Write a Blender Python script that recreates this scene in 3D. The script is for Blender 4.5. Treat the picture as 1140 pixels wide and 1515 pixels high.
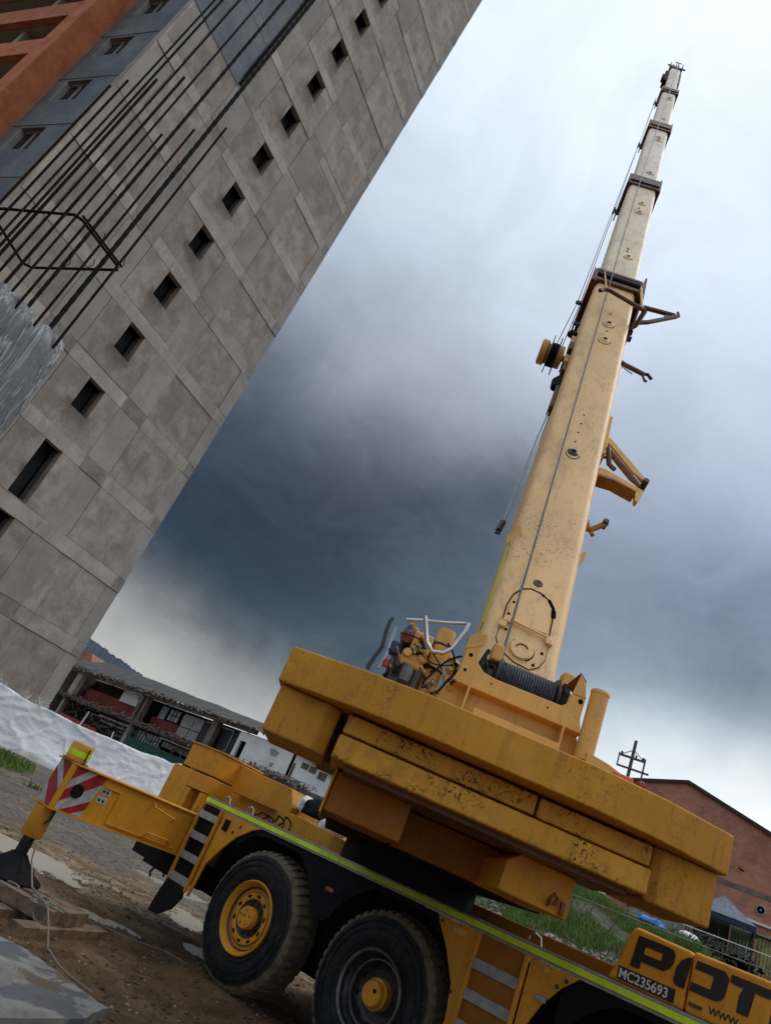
import bpy, bmesh, math, random
from mathutils import Matrix, Vector, noise
random.seed(7)
R = math.radians
sc = bpy.context.scene
for o in list(bpy.data.objects): bpy.data.objects.remove(o)
col = sc.collection

# ------------------------------------------------------------------ camera
PITCH, ROLL = R(24.878), R(24.601)
cam_d = bpy.data.cameras.new('camera'); cam = bpy.data.objects.new('camera', cam_d); col.objects.link(cam)
cam_d.sensor_fit = 'VERTICAL'; cam_d.sensor_height = 36; cam_d.lens = 25.09
cam_d.clip_start = 0.05; cam_d.clip_end = 9000
fw = Vector((0, math.cos(PITCH), math.sin(PITCH))); up0 = Vector((0, -math.sin(PITCH), math.cos(PITCH))); rt0 = Vector((1, 0, 0))
cr = rt0*math.cos(ROLL) + up0*math.sin(ROLL); cu = up0*math.cos(ROLL) - rt0*math.sin(ROLL)
cm = Matrix.Identity(4)
for i in range(3):
    cm[i][0] = cr[i]; cm[i][1] = cu[i]; cm[i][2] = -fw[i]
cm[2][3] = 1.6
cam.matrix_world = cm
sc.camera = cam
sc.render.resolution_x = 770; sc.render.resolution_y = 1024

# ------------------------------------------------------------------ world: overcast sky with a storm front
SUN_AZ, SUN_EL = 75.0, 58.0
def lin(c):
    return tuple((v/255/12.92 if v <= 10 else ((v/255+.055)/1.055)**2.4) for v in c)
def dirv(az, el):
    a, e = R(az), R(el); return (math.sin(a)*math.cos(e), math.cos(a)*math.cos(e), math.sin(e))
world = bpy.data.worlds.new('World'); sc.world = world; world.use_nodes = True
world.cycles.sampling_method = 'MANUAL'; world.cycles.sample_map_resolution = 256
wt = world.node_tree; wt.nodes.clear()
def WN(t, **k):
    n = wt.nodes.new(t)
    for a, b in k.items(): setattr(n, a, b)
    return n
def wl(a, b): wt.links.new(a, b)
tc = WN('ShaderNodeTexCoord')
def wnoise(scale, detail, rough, dist=0.0, vec=None):
    n = WN('ShaderNodeTexNoise'); n.inputs['Scale'].default_value = scale; n.inputs['Detail'].default_value = detail
    n.inputs['Roughness'].default_value = rough; n.inputs['Distortion'].default_value = dist
    wl(vec if vec else tc.outputs['Generated'], n.inputs['Vector']); return n
mp = WN('ShaderNodeMapping'); mp.inputs['Scale'].default_value = (1, 1, 1.5); wl(tc.outputs['Generated'], mp.inputs['Vector'])
n1 = wnoise(2.6, 9, .60, .3, mp.outputs['Vector'])
sub = WN('ShaderNodeVectorMath', operation='SUBTRACT'); wl(n1.outputs['Color'], sub.inputs[0]); sub.inputs[1].default_value = (.5, .5, .5)
scl = WN('ShaderNodeVectorMath', operation='SCALE'); wl(sub.outputs[0], scl.inputs[0]); scl.inputs['Scale'].default_value = .125
add = WN('ShaderNodeVectorMath', operation='ADD'); wl(tc.outputs['Generated'], add.inputs[0]); wl(scl.outputs[0], add.inputs[1])
nrm = WN('ShaderNodeVectorMath', operation='NORMALIZE'); wl(add.outputs[0], nrm.inputs[0])
SKY = [  # azimuth, elevation, colour as seen, sharpness
 (-11.8, 59.7, (222, 232, 246)), (-0.3, 62.0, (232, 241, 251)), (15.5, 63.3, (240, 246, 253)), (-15.4, 54.0, (213, 224, 240)), (-3.7, 56.4, (224, 234, 248)), (8.0, 56.5, (226, 236, 250)),
 (21.0, 57.7, (229, 238, 250)), (-14.5, 47.3, (195, 207, 226)), (-6.8, 50.3, (200, 210, 228)), (2.9, 51.1, (206, 217, 236)), (22.1, 52.4, (212, 222, 242)), (-15.6, 41.3, (165, 177, 198)),
 (-7.9, 43.6, (168, 180, 202)), (-0.2, 46.3, (185, 196, 216)), (22.2, 47.1, (196, 206, 228)), (-14.3, 36.7, (125, 133, 152)), (-8.6, 38.3, (140, 148, 166)), (-2.6, 40.7, (158, 167, 186)),
 (4.7, 43.5, (186, 197, 217)), (26.4, 41.9, (182, 192, 214)), (-13.6, 31.7, (100, 108, 126)), (-8.2, 33.2, (146, 151, 167)), (-2.1, 35.1, (160, 164, 179)), (3.6, 37.7, (150, 157, 174)),
 (20.7, 38.6, (160, 170, 192)), (-13.3, 27.0, (66, 74, 91)), (-8.0, 28.4, (80, 87, 104)), (-2.2, 30.4, (95, 100, 116)), (3.3, 33.1, (122, 128, 146)), (20.9, 34.5, (148, 158, 182)),
 (29.0, 35.9, (165, 176, 200)), (-12.9, 22.2, (52, 60, 78)), (-7.4, 23.8, (56, 62, 80)), (-1.5, 26.5, (60, 64, 80)), (4.6, 27.7, (70, 76, 93)), (20.0, 29.6, (130, 142, 166)),
 (27.5, 30.7, (126, 140, 166)), (-13.6, 17.0, (44, 54, 74)), (-7.8, 18.8, (48, 56, 75)), (-2.7, 21.2, (54, 59, 75)), (2.9, 22.9, (59, 66, 81)), (7.7, 23.6, (77, 87, 105)),
 (20.3, 24.9, (114, 127, 149)), (28.1, 25.8, (107, 121, 145)), (-14.2, 12.0, (50, 62, 82)), (-9.6, 14.3, (43, 55, 74)), (-4.5, 16.2, (48, 59, 76)), (0.3, 17.7, (55, 66, 84)),
 (5.7, 19.4, (79, 91, 109)), (20.5, 20.6, (107, 121, 141)), (26.4, 21.8, (103, 117, 139)), (32.0, 22.8, (108, 122, 145)), (-16.0, 9.3, (150, 152, 152)), (-12.0, 10.2, (115, 119, 124)),
 (-7.4, 11.3, (60, 70, 85)), (-3.0, 12.2, (58, 70, 87)), (1.1, 13.5, (65, 77, 94)), (5.0, 16.8, (71, 83, 102)), (-14.1, 8.0, (166, 166, 162)), (-10.0, 7.8, (168, 168, 165)),
 (-5.4, 8.8, (116, 121, 127)), (-2.4, 9.7, (93, 102, 113)), (-11.5, 6.5, (178, 177, 172)), (-5.6, 6.0, (188, 187, 183)), (-2.4, 7.4, (180, 181, 178)), (23.7, 18.5, (140, 155, 172)),
 (23.1, 14.8, (208, 218, 224)), (27.4, 17.6, (186, 198, 211)), (30.3, 19.4, (108, 122, 141)), (33.0, 19.7, (122, 135, 152)), (26.1, 14.8, (228, 234, 240)), (30.0, 16.0, (222, 230, 238)),
 (33.4, 17.0, (234, 239, 243)), (28.1, 14.0, (236, 241, 244)), (32.6, 13.6, (242, 245, 247)),
 (0, 80, (216, 226, 241)), (17, 72, (230, 239, 250)), (-22, 8, (176, 178, 178)), (-30, 25, (66, 76, 96)), (-28, 45, (130, 140, 160)), (45, 18, (150, 162, 180)), (40, 50, (205, 215, 232)), (40, 35, (160, 172, 195)), (40, 8, (236, 240, 243)), (10, 5, (205, 210, 213)), (25, 5, (238, 242, 245)), (-6, 2, (190, 189, 185)),
 (70, 12, (172, 178, 188)), (70, 35, (196, 205, 220)), (70, 60, (224, 231, 242)), (110, 12, (172, 178, 188)), (110, 35, (194, 203, 218)), (110, 60, (226, 232, 243)), (150, 12, (170, 176, 186)), (150, 40, (196, 205, 220)),
 (-170, 12, (166, 172, 184)), (-170, 40, (190, 200, 216)), (180, 65, (224, 231, 242)), (-130, 12, (158, 165, 177)), (-130, 40, (182, 192, 210)), (-110, 62, (214, 223, 238)), (-90, 12, (145, 153, 166)), (-90, 38, (166, 177, 196)), (-55, 15, (112, 121, 138)), (-55, 35, (130, 140, 160)), (-55, 58, (186, 198, 218)),
]
accC = accW = None
for s in SKY:
    K = (750.0 if s[1] < 18 else 420.0 if s[1] < 45 else 160.0) if (-31 < s[0] < 46 and s[1] < 68) else 14.0
    d = WN('ShaderNodeVectorMath', operation='DOT_PRODUCT'); wl(nrm.outputs[0], d.inputs[0]); d.inputs[1].default_value = dirv(s[0], s[1])
    m = WN('ShaderNodeMath', operation='MULTIPLY_ADD'); wl(d.outputs['Value'], m.inputs[0]); m.inputs[1].default_value = K; m.inputs[2].default_value = -K - (9.0 if K < 20 else 0.0)
    e = WN('ShaderNodeMath', operation='EXPONENT'); wl(m.outputs[0], e.inputs[0])
    r8, g8, b8 = (v+15*max(0.0, 1-abs(s[2][1]-155)/65.0) for v in s[2]); dk = max(0.0, min(1.0, (150-g8)/90.0)); tint = (r8*.995-1.0*dk, g8+.3, g8+(b8-g8)*(.80-.10*dk))
    v = WN('ShaderNodeVectorMath', operation='SCALE'); v.inputs[0].default_value = lin(tint); wl(e.outputs[0], v.inputs['Scale'])
    if accC is None: accC, accW = v.outputs[0], e.outputs[0]
    else:
        a = WN('ShaderNodeVectorMath', operation='ADD'); wl(accC, a.inputs[0]); wl(v.outputs[0], a.inputs[1]); accC = a.outputs[0]
        a = WN('ShaderNodeMath', operation='ADD'); wl(accW, a.inputs[0]); wl(e.outputs[0], a.inputs[1]); accW = a.outputs[0]
eps = WN('ShaderNodeMath', operation='ADD'); wl(accW, eps.inputs[0]); eps.inputs[1].default_value = 1e-9
inv = WN('ShaderNodeMath', operation='DIVIDE'); inv.inputs[0].default_value = 1.0; wl(eps.outputs[0], inv.inputs[1])
cl = WN('ShaderNodeVectorMath', operation='SCALE'); wl(accC, cl.inputs[0]); wl(inv.outputs[0], cl.inputs['Scale'])
# soft billow contrast in the cloud
mp2 = WN('ShaderNodeMapping'); mp2.inputs['Scale'].default_value = (1, 1, 1.5); wl(tc.outputs['Generated'], mp2.inputs['Vector'])
n2 = wnoise(4.3, 8, .62, .9, mp2.outputs['Vector'])
mr = WN('ShaderNodeMapRange'); wl(n2.outputs['Fac'], mr.inputs['Value']); mr.inputs['From Min'].default_value = .3; mr.inputs['From Max'].default_value = .7
mr.inputs['To Min'].default_value = .91; mr.inputs['To Max'].default_value = 1.07
cl2 = WN('ShaderNodeVectorMath', operation='SCALE'); wl(cl.outputs[0], cl2.inputs[0]); wl(mr.outputs[0], cl2.inputs['Scale'])
bw = WN('ShaderNodeRGBToBW'); wl(cl.outputs[0], bw.inputs[0])
n3 = wnoise(7.5, 8, .64, .8, mp2.outputs['Vector'])
amp = WN('ShaderNodeMapRange'); wl(bw.outputs[0], amp.inputs['Value']); amp.inputs['From Min'].default_value = .04; amp.inputs['From Max'].default_value = .45; amp.inputs['To Min'].default_value = 1.15; amp.inputs['To Max'].default_value = .06
dv = WN('ShaderNodeMath', operation='SUBTRACT'); wl(n3.outputs['Fac'], dv.inputs[0]); dv.inputs[1].default_value = .48
ma = WN('ShaderNodeMath', operation='MULTIPLY_ADD'); wl(dv.outputs[0], ma.inputs[0]); wl(amp.outputs[0], ma.inputs[1]); ma.inputs[2].default_value = 1.0
cl3 = WN('ShaderNodeVectorMath', operation='SCALE'); wl(cl2.outputs[0], cl3.inputs[0]); wl(ma.outputs[0], cl3.inputs['Scale'])
cl10 = WN('ShaderNodeVectorMath', operation='SCALE'); wl(cl3.outputs[0], cl10.inputs[0]); cl10.inputs['Scale'].default_value = 10.2
sky = WN('ShaderNodeTexSky'); sky.sky_type = 'NISHITA'; sky.sun_disc = False; sky.sun_elevation = R(SUN_EL); sky.sun_rotation = R(SUN_AZ)
mx = WN('ShaderNodeMix', data_type='RGBA'); mx.inputs['Factor'].default_value = .98
wl(sky.outputs[0], mx.inputs[6]); wl(cl10.outputs[0], mx.inputs[7])
bg = WN('ShaderNodeBackground'); bg.inputs['Strength'].default_value = .1; wl(mx.outputs[2], bg.inputs['Color'])
wo = WN('ShaderNodeOutputWorld'); wl(bg.outputs[0], wo.inputs['Surface'])

sun_d = bpy.data.lights.new('sun', 'SUN'); sun_d.energy = .95; sun_d.angle = R(25); sun_d.color = (1, .97, .93)
sun = bpy.data.objects.new('sun', sun_d); col.objects.link(sun)
sv = Vector(dirv(SUN_AZ, SUN_EL)); sun.rotation_euler = sv.to_track_quat('Z', 'Y').to_euler()
sc.view_settings.view_transform = 'Standard'; sc.view_settings.look = 'None'; sc.view_settings.gamma = 1; sc.view_settings.exposure = 0.24
sc.view_settings.use_curve_mapping = False

# ------------------------------------------------------------------ materials
class NT:
    def __init__(s, name):
        s.m = bpy.data.materials.new(name); s.m.use_nodes = True; s.t = s.m.node_tree; s.t.nodes.clear()
        s.out = s.n('ShaderNodeOutputMaterial'); s.b = s.n('ShaderNodeBsdfPrincipled'); s.l(s.b.outputs[0], s.out.inputs['Surface'])
        s.geo = s.n('ShaderNodeNewGeometry'); s.tc = s.n('ShaderNodeTexCoord')
    def n(s, t, **k):
        x = s.t.nodes.new(t)
        for a, b in k.items(): setattr(x, a, b)
        return x
    def l(s, a, b): s.t.links.new(a, b)
    def setin(s, sock, v):
        if isinstance(v, (int, float)): sock.default_value = v
        elif isinstance(v, tuple): sock.default_value = (v + (1,))[:len(sock.default_value)] if len(v) < len(sock.default_value) else v
        else: s.l(v, sock)
    def vec(s, scale=(1, 1, 1), obj=False, rot=(0, 0, 0)):
        m = s.n('ShaderNodeMapping'); m.inputs['Scale'].default_value = scale; m.inputs['Rotation'].default_value = rot
        s.l(s.tc.outputs['Object'] if obj else s.geo.outputs['Position'], m.inputs['Vector']); return m.outputs[0]
    def noise(s, scale, detail=5, rough=.55, dist=0, vec=None):
        x = s.n('ShaderNodeTexNoise'); x.inputs['Scale'].default_value = scale; x.inputs['Detail'].default_value = detail
        x.inputs['Roughness'].default_value = rough; x.inputs['Distortion'].default_value = dist
        s.l(vec if vec is not None else s.geo.outputs['Position'], x.inputs['Vector']); return x.outputs['Fac']
    def ramp(s, fac, lo, hi, a=0.0, b=1.0):
        x = s.n('ShaderNodeMapRange'); x.interpolation_type = 'SMOOTHSTEP'; s.l(fac, x.inputs['Value'])
        x.inputs['From Min'].default_value = lo; x.inputs['From Max'].default_value = hi; x.inputs['To Min'].default_value = a; x.inputs['To Max'].default_value = b
        return x.outputs[0]
    def mix(s, f, a, b, blend='MIX'):
        x = s.n('ShaderNodeMix', data_type='RGBA', blend_type=blend); s.setin(x.inputs[0], f)
        for i, v in ((6, a), (7, b)): s.setin(x.inputs[i], v)
        return x.outputs[2]
    def math(s, op, a, b=0.0):
        x = s.n('ShaderNodeMath', operation=op); s.setin(x.inputs[0], a); s.setin(x.inputs[1], b); return x.outputs[0]
    def bump(s, h, st=.3, d=.02):
        x = s.n('ShaderNodeBump'); x.inputs['Strength'].default_value = st; x.inputs['Distance'].default_value = d
        s.l(h, x.inputs['Height']); s.l(x.outputs[0], s.b.inputs['Normal'])
    def fin(s, colr, rough=.5, metal=0.0, spec=None):
        s.setin(s.b.inputs['Base Color'], colr); s.setin(s.b.inputs['Roughness'], rough); s.setin(s.b.inputs['Metallic'], metal)
        if spec is not None: s.b.inputs['Specular IOR Level'].default_value = spec
        return s.m
def mul(c, k): return tuple(min(1, v*k) for v in c)
def paint(name, base, chips=.5, dirt=.5, rough=.5, chipcol=(.035, .022, .015), chs=28, dirtcol=(.16, .08, .025), edge=0, spec=.3):
    t = NT(name)
    tone = t.noise(1.7, 5, .6)
    c = t.mix(t.ramp(tone, .35, .7), mul(base, .86), mul(base, 1.1))
    v = t.vec((9, 9, .9))
    st = t.ramp(t.noise(2.0, 6, .6, .2, v), .5, .75)
    c = t.mix(t.math('MULTIPLY', st, .55*dirt), c, dirtcol)
    g = t.ramp(t.noise(5, 8, .7, .4), .52, .74)
    c = t.mix(t.math('MULTIPLY', g, .5*dirt), c, dirtcol)
    big = t.ramp(t.noise(2.6, 4, .6, .3), .43, .60)
    fine = t.ramp(t.noise(chs, 6, .72, .9), .565-.035*chips, .60-.035*chips)
    v2 = t.vec((60, 60, 9))
    scr = t.ramp(t.noise(1.0, 5, .65, 1.2, v2), .60, .65)
    m1 = t.math('MULTIPLY', big, fine)
    m2 = t.math('MULTIPLY', t.ramp(t.noise(1.4, 3, .5), .5, .66), scr)
    mm = t.math('MULTIPLY', t.math('MAXIMUM', m1, m2), chips)
    sp = t.math('MULTIPLY', t.ramp(t.noise(chs*1.6, 3, .6), .72, .75), min(1, chips))
    mm = t.math('MAXIMUM', mm, sp)
    if edge:
        bv = t.n('ShaderNodeBevel'); bv.samples = 4; bv.inputs['Radius'].default_value = edge
        dt = t.n('ShaderNodeVectorMath', operation='DOT_PRODUCT'); t.l(bv.outputs[0], dt.inputs[0]); t.l(t.geo.outputs['True Normal'], dt.inputs[1])
        ed = t.math('MULTIPLY', t.ramp(dt.outputs['Value'], .99, .90), t.ramp(t.noise(22, 5, .7, .6), .44, .56))
        mm = t.math('MAXIMUM', mm, t.math('MULTIPLY', ed, .9))
    c = t.mix(mm, c, chipcol)
    r = t.math('ADD', t.ramp(t.noise(9, 5, .6), .3, .7, rough-.1, rough+.12), t.math('MULTIPLY', mm, .25))
    t.bump(t.math('SUBTRACT', t.math('MULTIPLY', t.noise(3, 4, .5), .25), mm), .25, .004)
    return t.fin(c, r, 0.0, spec)
def simple(name, base, rough=.6, metal=0.0, var=.25, scale=6, bump=.1, spec=None, dark=None):
    t = NT(name)
    c = t.mix(t.ramp(t.noise(scale, 6, .62, .2), .3, .7), mul(base, 1-var), mul(base, 1+var))
    c = t.mix(t.ramp(t.noise(scale*5, 5, .6), .55, .75, 0, var), c, dark or mul(base, .4))
    if bump: t.bump(t.noise(scale*7, 5, .6), bump, .01)
    return t.fin(c, t.ramp(t.noise(scale*2, 4, .6), .3, .7, max(.04, rough-.12), min(1, rough+.12)), metal, spec)

M = {}
M['cw'] = paint('ochre_paint_worn', (.58, .27, .026), .42, .7, .62, chs=44, edge=.014)
M['cw2'] = paint('ochre_paint_scuffed', (.60, .29, .032), .95, .9, .62, chs=42, edge=.014)
M['yellow'] = paint('machine_yellow_paint', (.68, .30, .025), .25, .5, .5)
M['tan'] = paint('faded_yellow_paint', (.72, .41, .12), .15, .3, .5)
M['orange'] = paint('orange_brown_paint', (.34, .125, .012), .2, .5, .6)
def boom_mat(name, base):
    t = NT(name)
    c = t.mix(t.ramp(t.noise(.8, 5, .6), .3, .7), mul(base, .9), mul(base, 1.08))
    v = t.vec((4, 4, .8))
    st = t.ramp(t.noise(1.6, 8, .75, .4, v), .47, .66)
    c = t.mix(t.math('MULTIPLY', st, .42), c, (.33, .19, .12))
    sp = t.math('MULTIPLY', t.ramp(t.noise(34, 6, .75), .56, .61), t.ramp(t.noise(1.3, 4, .6), .50, .62))
    c = t.mix(t.math('MULTIPLY', sp, .75), c, (.10, .05, .03))
    t.bump(t.noise(2, 4, .5), .15, .01)
    return t.fin(c, .5)
M['boom'] = boom_mat('boom_cream_paint', (.84, .535, .235))
M['boom2'] = boom_mat('boom_skylit_paint', (.86, .70, .50))  # second section paled in the colour to stand for sky light
M['boom3'] = boom_mat('boom_skylit_pale', (.90, .80, .66))  # upper sections paler still, sky light painted into the colour
M['collar'] = simple('collar_brown_paint', (.12, .045, .016), .5, 0, .3, 5)
M['lime'] = simple('lime_reflective_tape', (.60, .80, .02), .35, 0, .15, 5, .05)
M['black'] = simple('matt_black_paint', (.007, .007, .009), .7, 0, .4, 5, spec=.15)
M['rubber'] = simple('black_rubber', (.011, .011, .012), .8, 0, .4, 12, spec=.2)
M['steel'] = simple('dull_steel', (.30, .31, .33), .35, .85, .2, 8)
M['dsteel'] = simple('dark_oily_steel', (.05, .05, .055), .4, .6, .3, 12)
M['chrome'] = simple('galvanised_tube', (.55, .57, .60), .3, .9, .1, 8, .03)
M['rope'] = simple('wire_rope_steel', (.10, .11, .13), .4, .7, .3, 30)
M['greystep'] = simple('grey_step_plate', (.33, .33, .34), .55, .2, .2, 14)
M['engine'] = simple('oily_grey_casting', (.16, .16, .165), .5, .4, .6, 10, .4, dark=(.01, .01, .01))
M['bracketb'] = simple('shaded_bracket_paint', (.30, .12, .025), .55, 0, .25, 6)  # browner than the bracket tan, underside shade put into the colour
M['reveal'] = simple('shaded_grey_reveal', (.11, .105, .10), .9, 0, .3, 2)  # concrete reveals darkened in the colour so the openings look shaded
M['blue'] = simple('blue_engine_paint', (.02, .055, .20), .5, 0, .6, 12, .2, dark=(.01, .01, .015))
M['copper'] = simple('rusty_orange_paint', (.30, .085, .035), .55, .2, .6, 14, .2, dark=(.03, .015, .01))
M['white'] = simple('off_white_paint', (.72, .72, .70), .6, 0, .1, 5)
M['greywhite'] = simple('dirty_white_vinyl', (.42, .42, .42), .55, 0, .25, 12, 0)
M['redw'] = simple('signal_red_paint', (.35, .02, .02), .5, 0, .2, 8)
M['orangeL'] = simple('orange_lamp_plastic', (.75, .12, .02), .3, 0, .15, 20, 0)
M['redL'] = simple('dark_red_lamp_glass', (.30, .02, .04), .15, 0, .15, 20, 0)
M['mud'] = simple('dried_mud', (.13, .10, .062), .85, 0, .35, 14, .4)
M['clod'] = simple('brown_earth_clod', (.12, .078, .042), .85, 0, .45, 9, .3)
M['wood'] = simple('wet_timber', (.19, .125, .08), .75, 0, .5, 7, .5)
M['string'] = simple('grey_rope', (.22, .20, .17), .85, 0, .2, 60)
M['rust'] = simple('rusted_rebar', (.024, .009, .006), .85, 0, .4, 30, .3, spec=.08)
M['rebar'] = simple('dark_ribbed_rebar', (.018, .016, .015), .85, 0, .4, 50, .3, spec=.08)
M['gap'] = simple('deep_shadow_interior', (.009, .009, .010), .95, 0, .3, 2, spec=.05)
M['redwall'] = simple('old_red_wall_paint', (.19, .035, .025), .8, 0, .35, 1.2, .2)
M['whitewall'] = simple('peeling_white_wall', (.82, .82, .83), .85, 0, .1, .8, .2, dark=(.3, .28, .25))
M['browncon'] = simple('weathered_brown_concrete', (.16, .13, .11), .9, 0, .35, 1.5, .3)
M['brownwood'] = simple('brown_interior_wall', (.05, .035, .028), .9, 0, .35, 1.0, .2)
M['roofold'] = simple('dark_fibre_cement_roof', (.085, .082, .08), .85, 0, .3, 1.0, .3)
M['green'] = simple('dark_green_netting', (.012, .085, .06), .8, 0, .3, 2)
M['panelgrey'] = simple('grey_board', (.33, .31, .29), .8, 0, .2, 2)
M['glassp'] = simple('pale_window_glass', (.42, .46, .48), .2, 0, .2, 2, 0)
M['darkblue'] = simple('dark_blue_cloth', (.012, .018, .035), .6, 0, .3, 3)
M['bluetarp'] = simple('grey_blue_tarpaulin', (.075, .105, .16), .55, 0, .15, 3, .1)
M['navy'] = simple('navy_valance', (.012, .018, .06), .55, 0, .2, 3)
M['greenshed'] = simple('pale_green_corrugated', (.22, .27, .20), .6, .1, .3, 2, .1)
M['rustshed'] = simple('yellow_green_rusty_sheet', (.32, .28, .14), .7, .1, .4, 3, .1)
M['concrete'] = simple('site_concrete', (.30, .29, .27), .85, 0, .25, 3, .3)
M['gravel'] = simple('grey_stone', (.17, .165, .15), .85, 0, .45, 7, .3)
M['stonew'] = simple('pale_rubble', (.27, .25, .21), .85, 0, .45, 3, .3)
M['terracotta'] = simple('terracotta_tiles', (.38, .16, .09), .8, 0, .25, 1, .2)
M['polec'] = simple('dark_pole_concrete', (.09, .09, .095), .8, 0, .3, 3)
def grass_mat(name, a, b):
    t = NT(name); c = t.mix(t.ramp(t.noise(.8, 5, .6), .3, .7), a, b); c = t.mix(t.ramp(t.noise(9, 3, .5), .5, .8, 0, .6), c, mul(b, 1.6)); t.b.inputs['Transmission Weight'].default_value = 0
    return t.fin(c, .7)
M['grass'] = grass_mat('green_grass', (.050, .100, .015), (.14, .225, .035))
M['grassd'] = grass_mat('dry_grass', (.07, .08, .02), (.13, .15, .05))
M['forest'] = simple('far_forest', (.030, .048, .075), .95, 0, .3, .02, 0)

def mat_panel(name, a, b, stain, rough_scale, blot=.5, streak=False):
    t = NT(name)
    c = t.mix(t.ramp(t.noise(rough_scale, 8, .68, .3), .36, .66), a, b)
    v = t.vec((2.2, 2.2, .35)); c = t.mix(t.ramp(t.noise(1.5, 7, .65, .3, v), .5, .8, 0, blot), c, stain)
    c = t.mix(t.ramp(t.noise(14, 6, .7), .55, .8, 0, .4), c, mul(a, .6))
    if streak:
        sx = t.n('ShaderNodeVectorMath', operation='DOT_PRODUCT'); sb = t.n('ShaderNodeVectorMath', operation='SUBTRACT'); t.l(t.geo.outputs['Position'], sb.inputs[0]); sb.inputs[1].default_value = (-7.465, 25.948, 0)
        t.l(sb.outputs[0], sx.inputs[0]); sx.inputs[1].default_value = (-math.sin(R(32.8)), -math.cos(R(32.8)), 0)
        sp_ = t.n('ShaderNodeSeparateXYZ'); t.l(t.geo.outputs['Position'], sp_.inputs[0])
        ph = t.math('MODULO', t.math('SUBTRACT', sp_.outputs[2], 1.78-2.54*2), 2.54)
        wob = t.math('MULTIPLY', t.noise(2.2, 5, .6), .9)
        hz = t.ramp(t.math('ABSOLUTE', t.math('SUBTRACT', sx.outputs['Value'], t.math('ADD', 5.0, wob))), .62, .25)
        vt = t.ramp(ph, .05, .85)
        vt2 = t.ramp(ph, 1.15, .9)
        c = t.mix(t.math('MULTIPLY', t.math('MULTIPLY', hz, t.math('MULTIPLY', vt, vt2)), .85), c, (.10, .08, .062))
    dots = t.n('ShaderNodeTexVoronoi'); dots.inputs['Scale'].default_value = 1.3; t.l(t.geo.outputs['Position'], dots.inputs['Vector'])
    c = t.mix(t.ramp(dots.outputs['Distance'], .045, .03, 0, .45), c, (.07, .062, .055))
    crk = t.noise(.9, 6, .65, 1.5)
    c = t.mix(t.math('MULTIPLY', t.ramp(t.math('ABSOLUTE', t.math('SUBTRACT', crk, .5)), .004, .001), .4), c, (.06, .055, .05))
    oi = t.n('ShaderNodeObjectInfo'); k = t.ramp(oi.outputs['Random'], 0, 1, .92, 1.08)
    vm = t.n('ShaderNodeVectorMath', operation='SCALE'); t.l(c, vm.inputs[0]); t.l(k, vm.inputs['Scale'])
    t.bump(t.noise(rough_scale*6, 8, .7), .35, .015)
    return t.fin(vm.outputs[0], .9)
M['plaster'] = mat_panel('brown_rough_plaster', (.225, .188, .160), (.350, .302, .262), (.13, .11, .092), 1.4, .7, True)
M['smooth'] = mat_panel('grey_smooth_concrete', (.235, .218, .198), (.31, .290, .265), (.15, .145, .135), .7, .7)
M['band'] = mat_panel('pale_slab_edge', (.285, .258, .228), (.405, .372, .332), (.16, .14, .12), 1.1, .7)
M['banddark'] = mat_panel('stained_slab_edge', (.185, .168, .15), (.28, .255, .23), (.08, .07, .06), 2.2, .8)
M['bluep'] = mat_panel('blue_grey_painted_render', (.115, .128, .158), (.17, .182, .21), (.085, .09, .11), 1.0, .7)
M['brickor'] = mat_panel('orange_clay_brick', (.40, .12, .045), (.54, .19, .08), (.20, .06, .035), 1.6, .6)
def brick_wall():
    t = NT('red_brick_wall')
    v = t.tc.outputs['Object']
    b = t.n('ShaderNodeTexBrick'); 
    comb = t.n('ShaderNodeSeparateXYZ'); t.l(v, comb.inputs[0]); cx = t.n('ShaderNodeCombineXYZ'); t.l(comb.outputs[0], cx.inputs[0]); t.l(comb.outputs[2], cx.inputs[1])
    t.l(cx.outputs[0], b.inputs['Vector']); b.inputs['Color1'].default_value = (.58, .24, .145, 1); b.inputs['Color2'].default_value = (.46, .175, .11, 1); b.inputs['Mortar'].default_value = (.34, .22, .17, 1)
    b.inputs['Scale'].default_value = 1; b.inputs['Brick Width'].default_value = .34; b.inputs['Row Height'].default_value = .13; b.inputs['Mortar Size'].default_value = .014
    c = t.mix(t.ramp(t.noise(.9, 6, .65), .4, .75, 0, .55), b.outputs['Color'], (.17, .07, .055))
    t.bump(b.outputs['Fac'], .2, .01)
    return t.fin(c, .9)
M['brick'] = brick_wall()
def tyre_mat():
    t = NT('muddy_tyre_rubber')
    v = t.tc.outputs['Object']; s = t.n('ShaderNodeSeparateXYZ'); t.l(v, s.inputs[0])
    r = t.math('SQRT', t.math('ADD', t.math('MULTIPLY', s.outputs[0], s.outputs[0]), t.math('MULTIPLY', s.outputs[2], s.outputs[2])))
    nz = t.noise(9, 6, .6, 0, v)
    edge = t.ramp(t.math('ADD', r, t.math('MULTIPLY', nz, .03)), .625, .65)
    c = t.mix(t.ramp(t.noise(7, 5, .6, .6, v), .45, .75), (.007, .008, .010), (.022, .023, .026))
    wv = t.noise(11, 3, .55, 3.0, v); scr = t.math('MULTIPLY', t.ramp(t.math('ABSOLUTE', t.math('SUBTRACT', wv, .5)), .012, .0, 0, .8), t.ramp(t.noise(5, 3, .5, 0, v), .44, .58))
    c = t.mix(scr, c, (.13, .12, .10))
    c = t.mix(t.math('MULTIPLY', edge, t.ramp(nz, .3, .55, .55, 1)), c, (.16, .135, .09))
    t.bump(t.noise(40, 4, .6, 0, v), .3, .004)
    return t.fin(c, t.ramp(edge, 0, 1, .6, .95), 0.0, .25)
M['tyre'] = tyre_mat()
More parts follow.
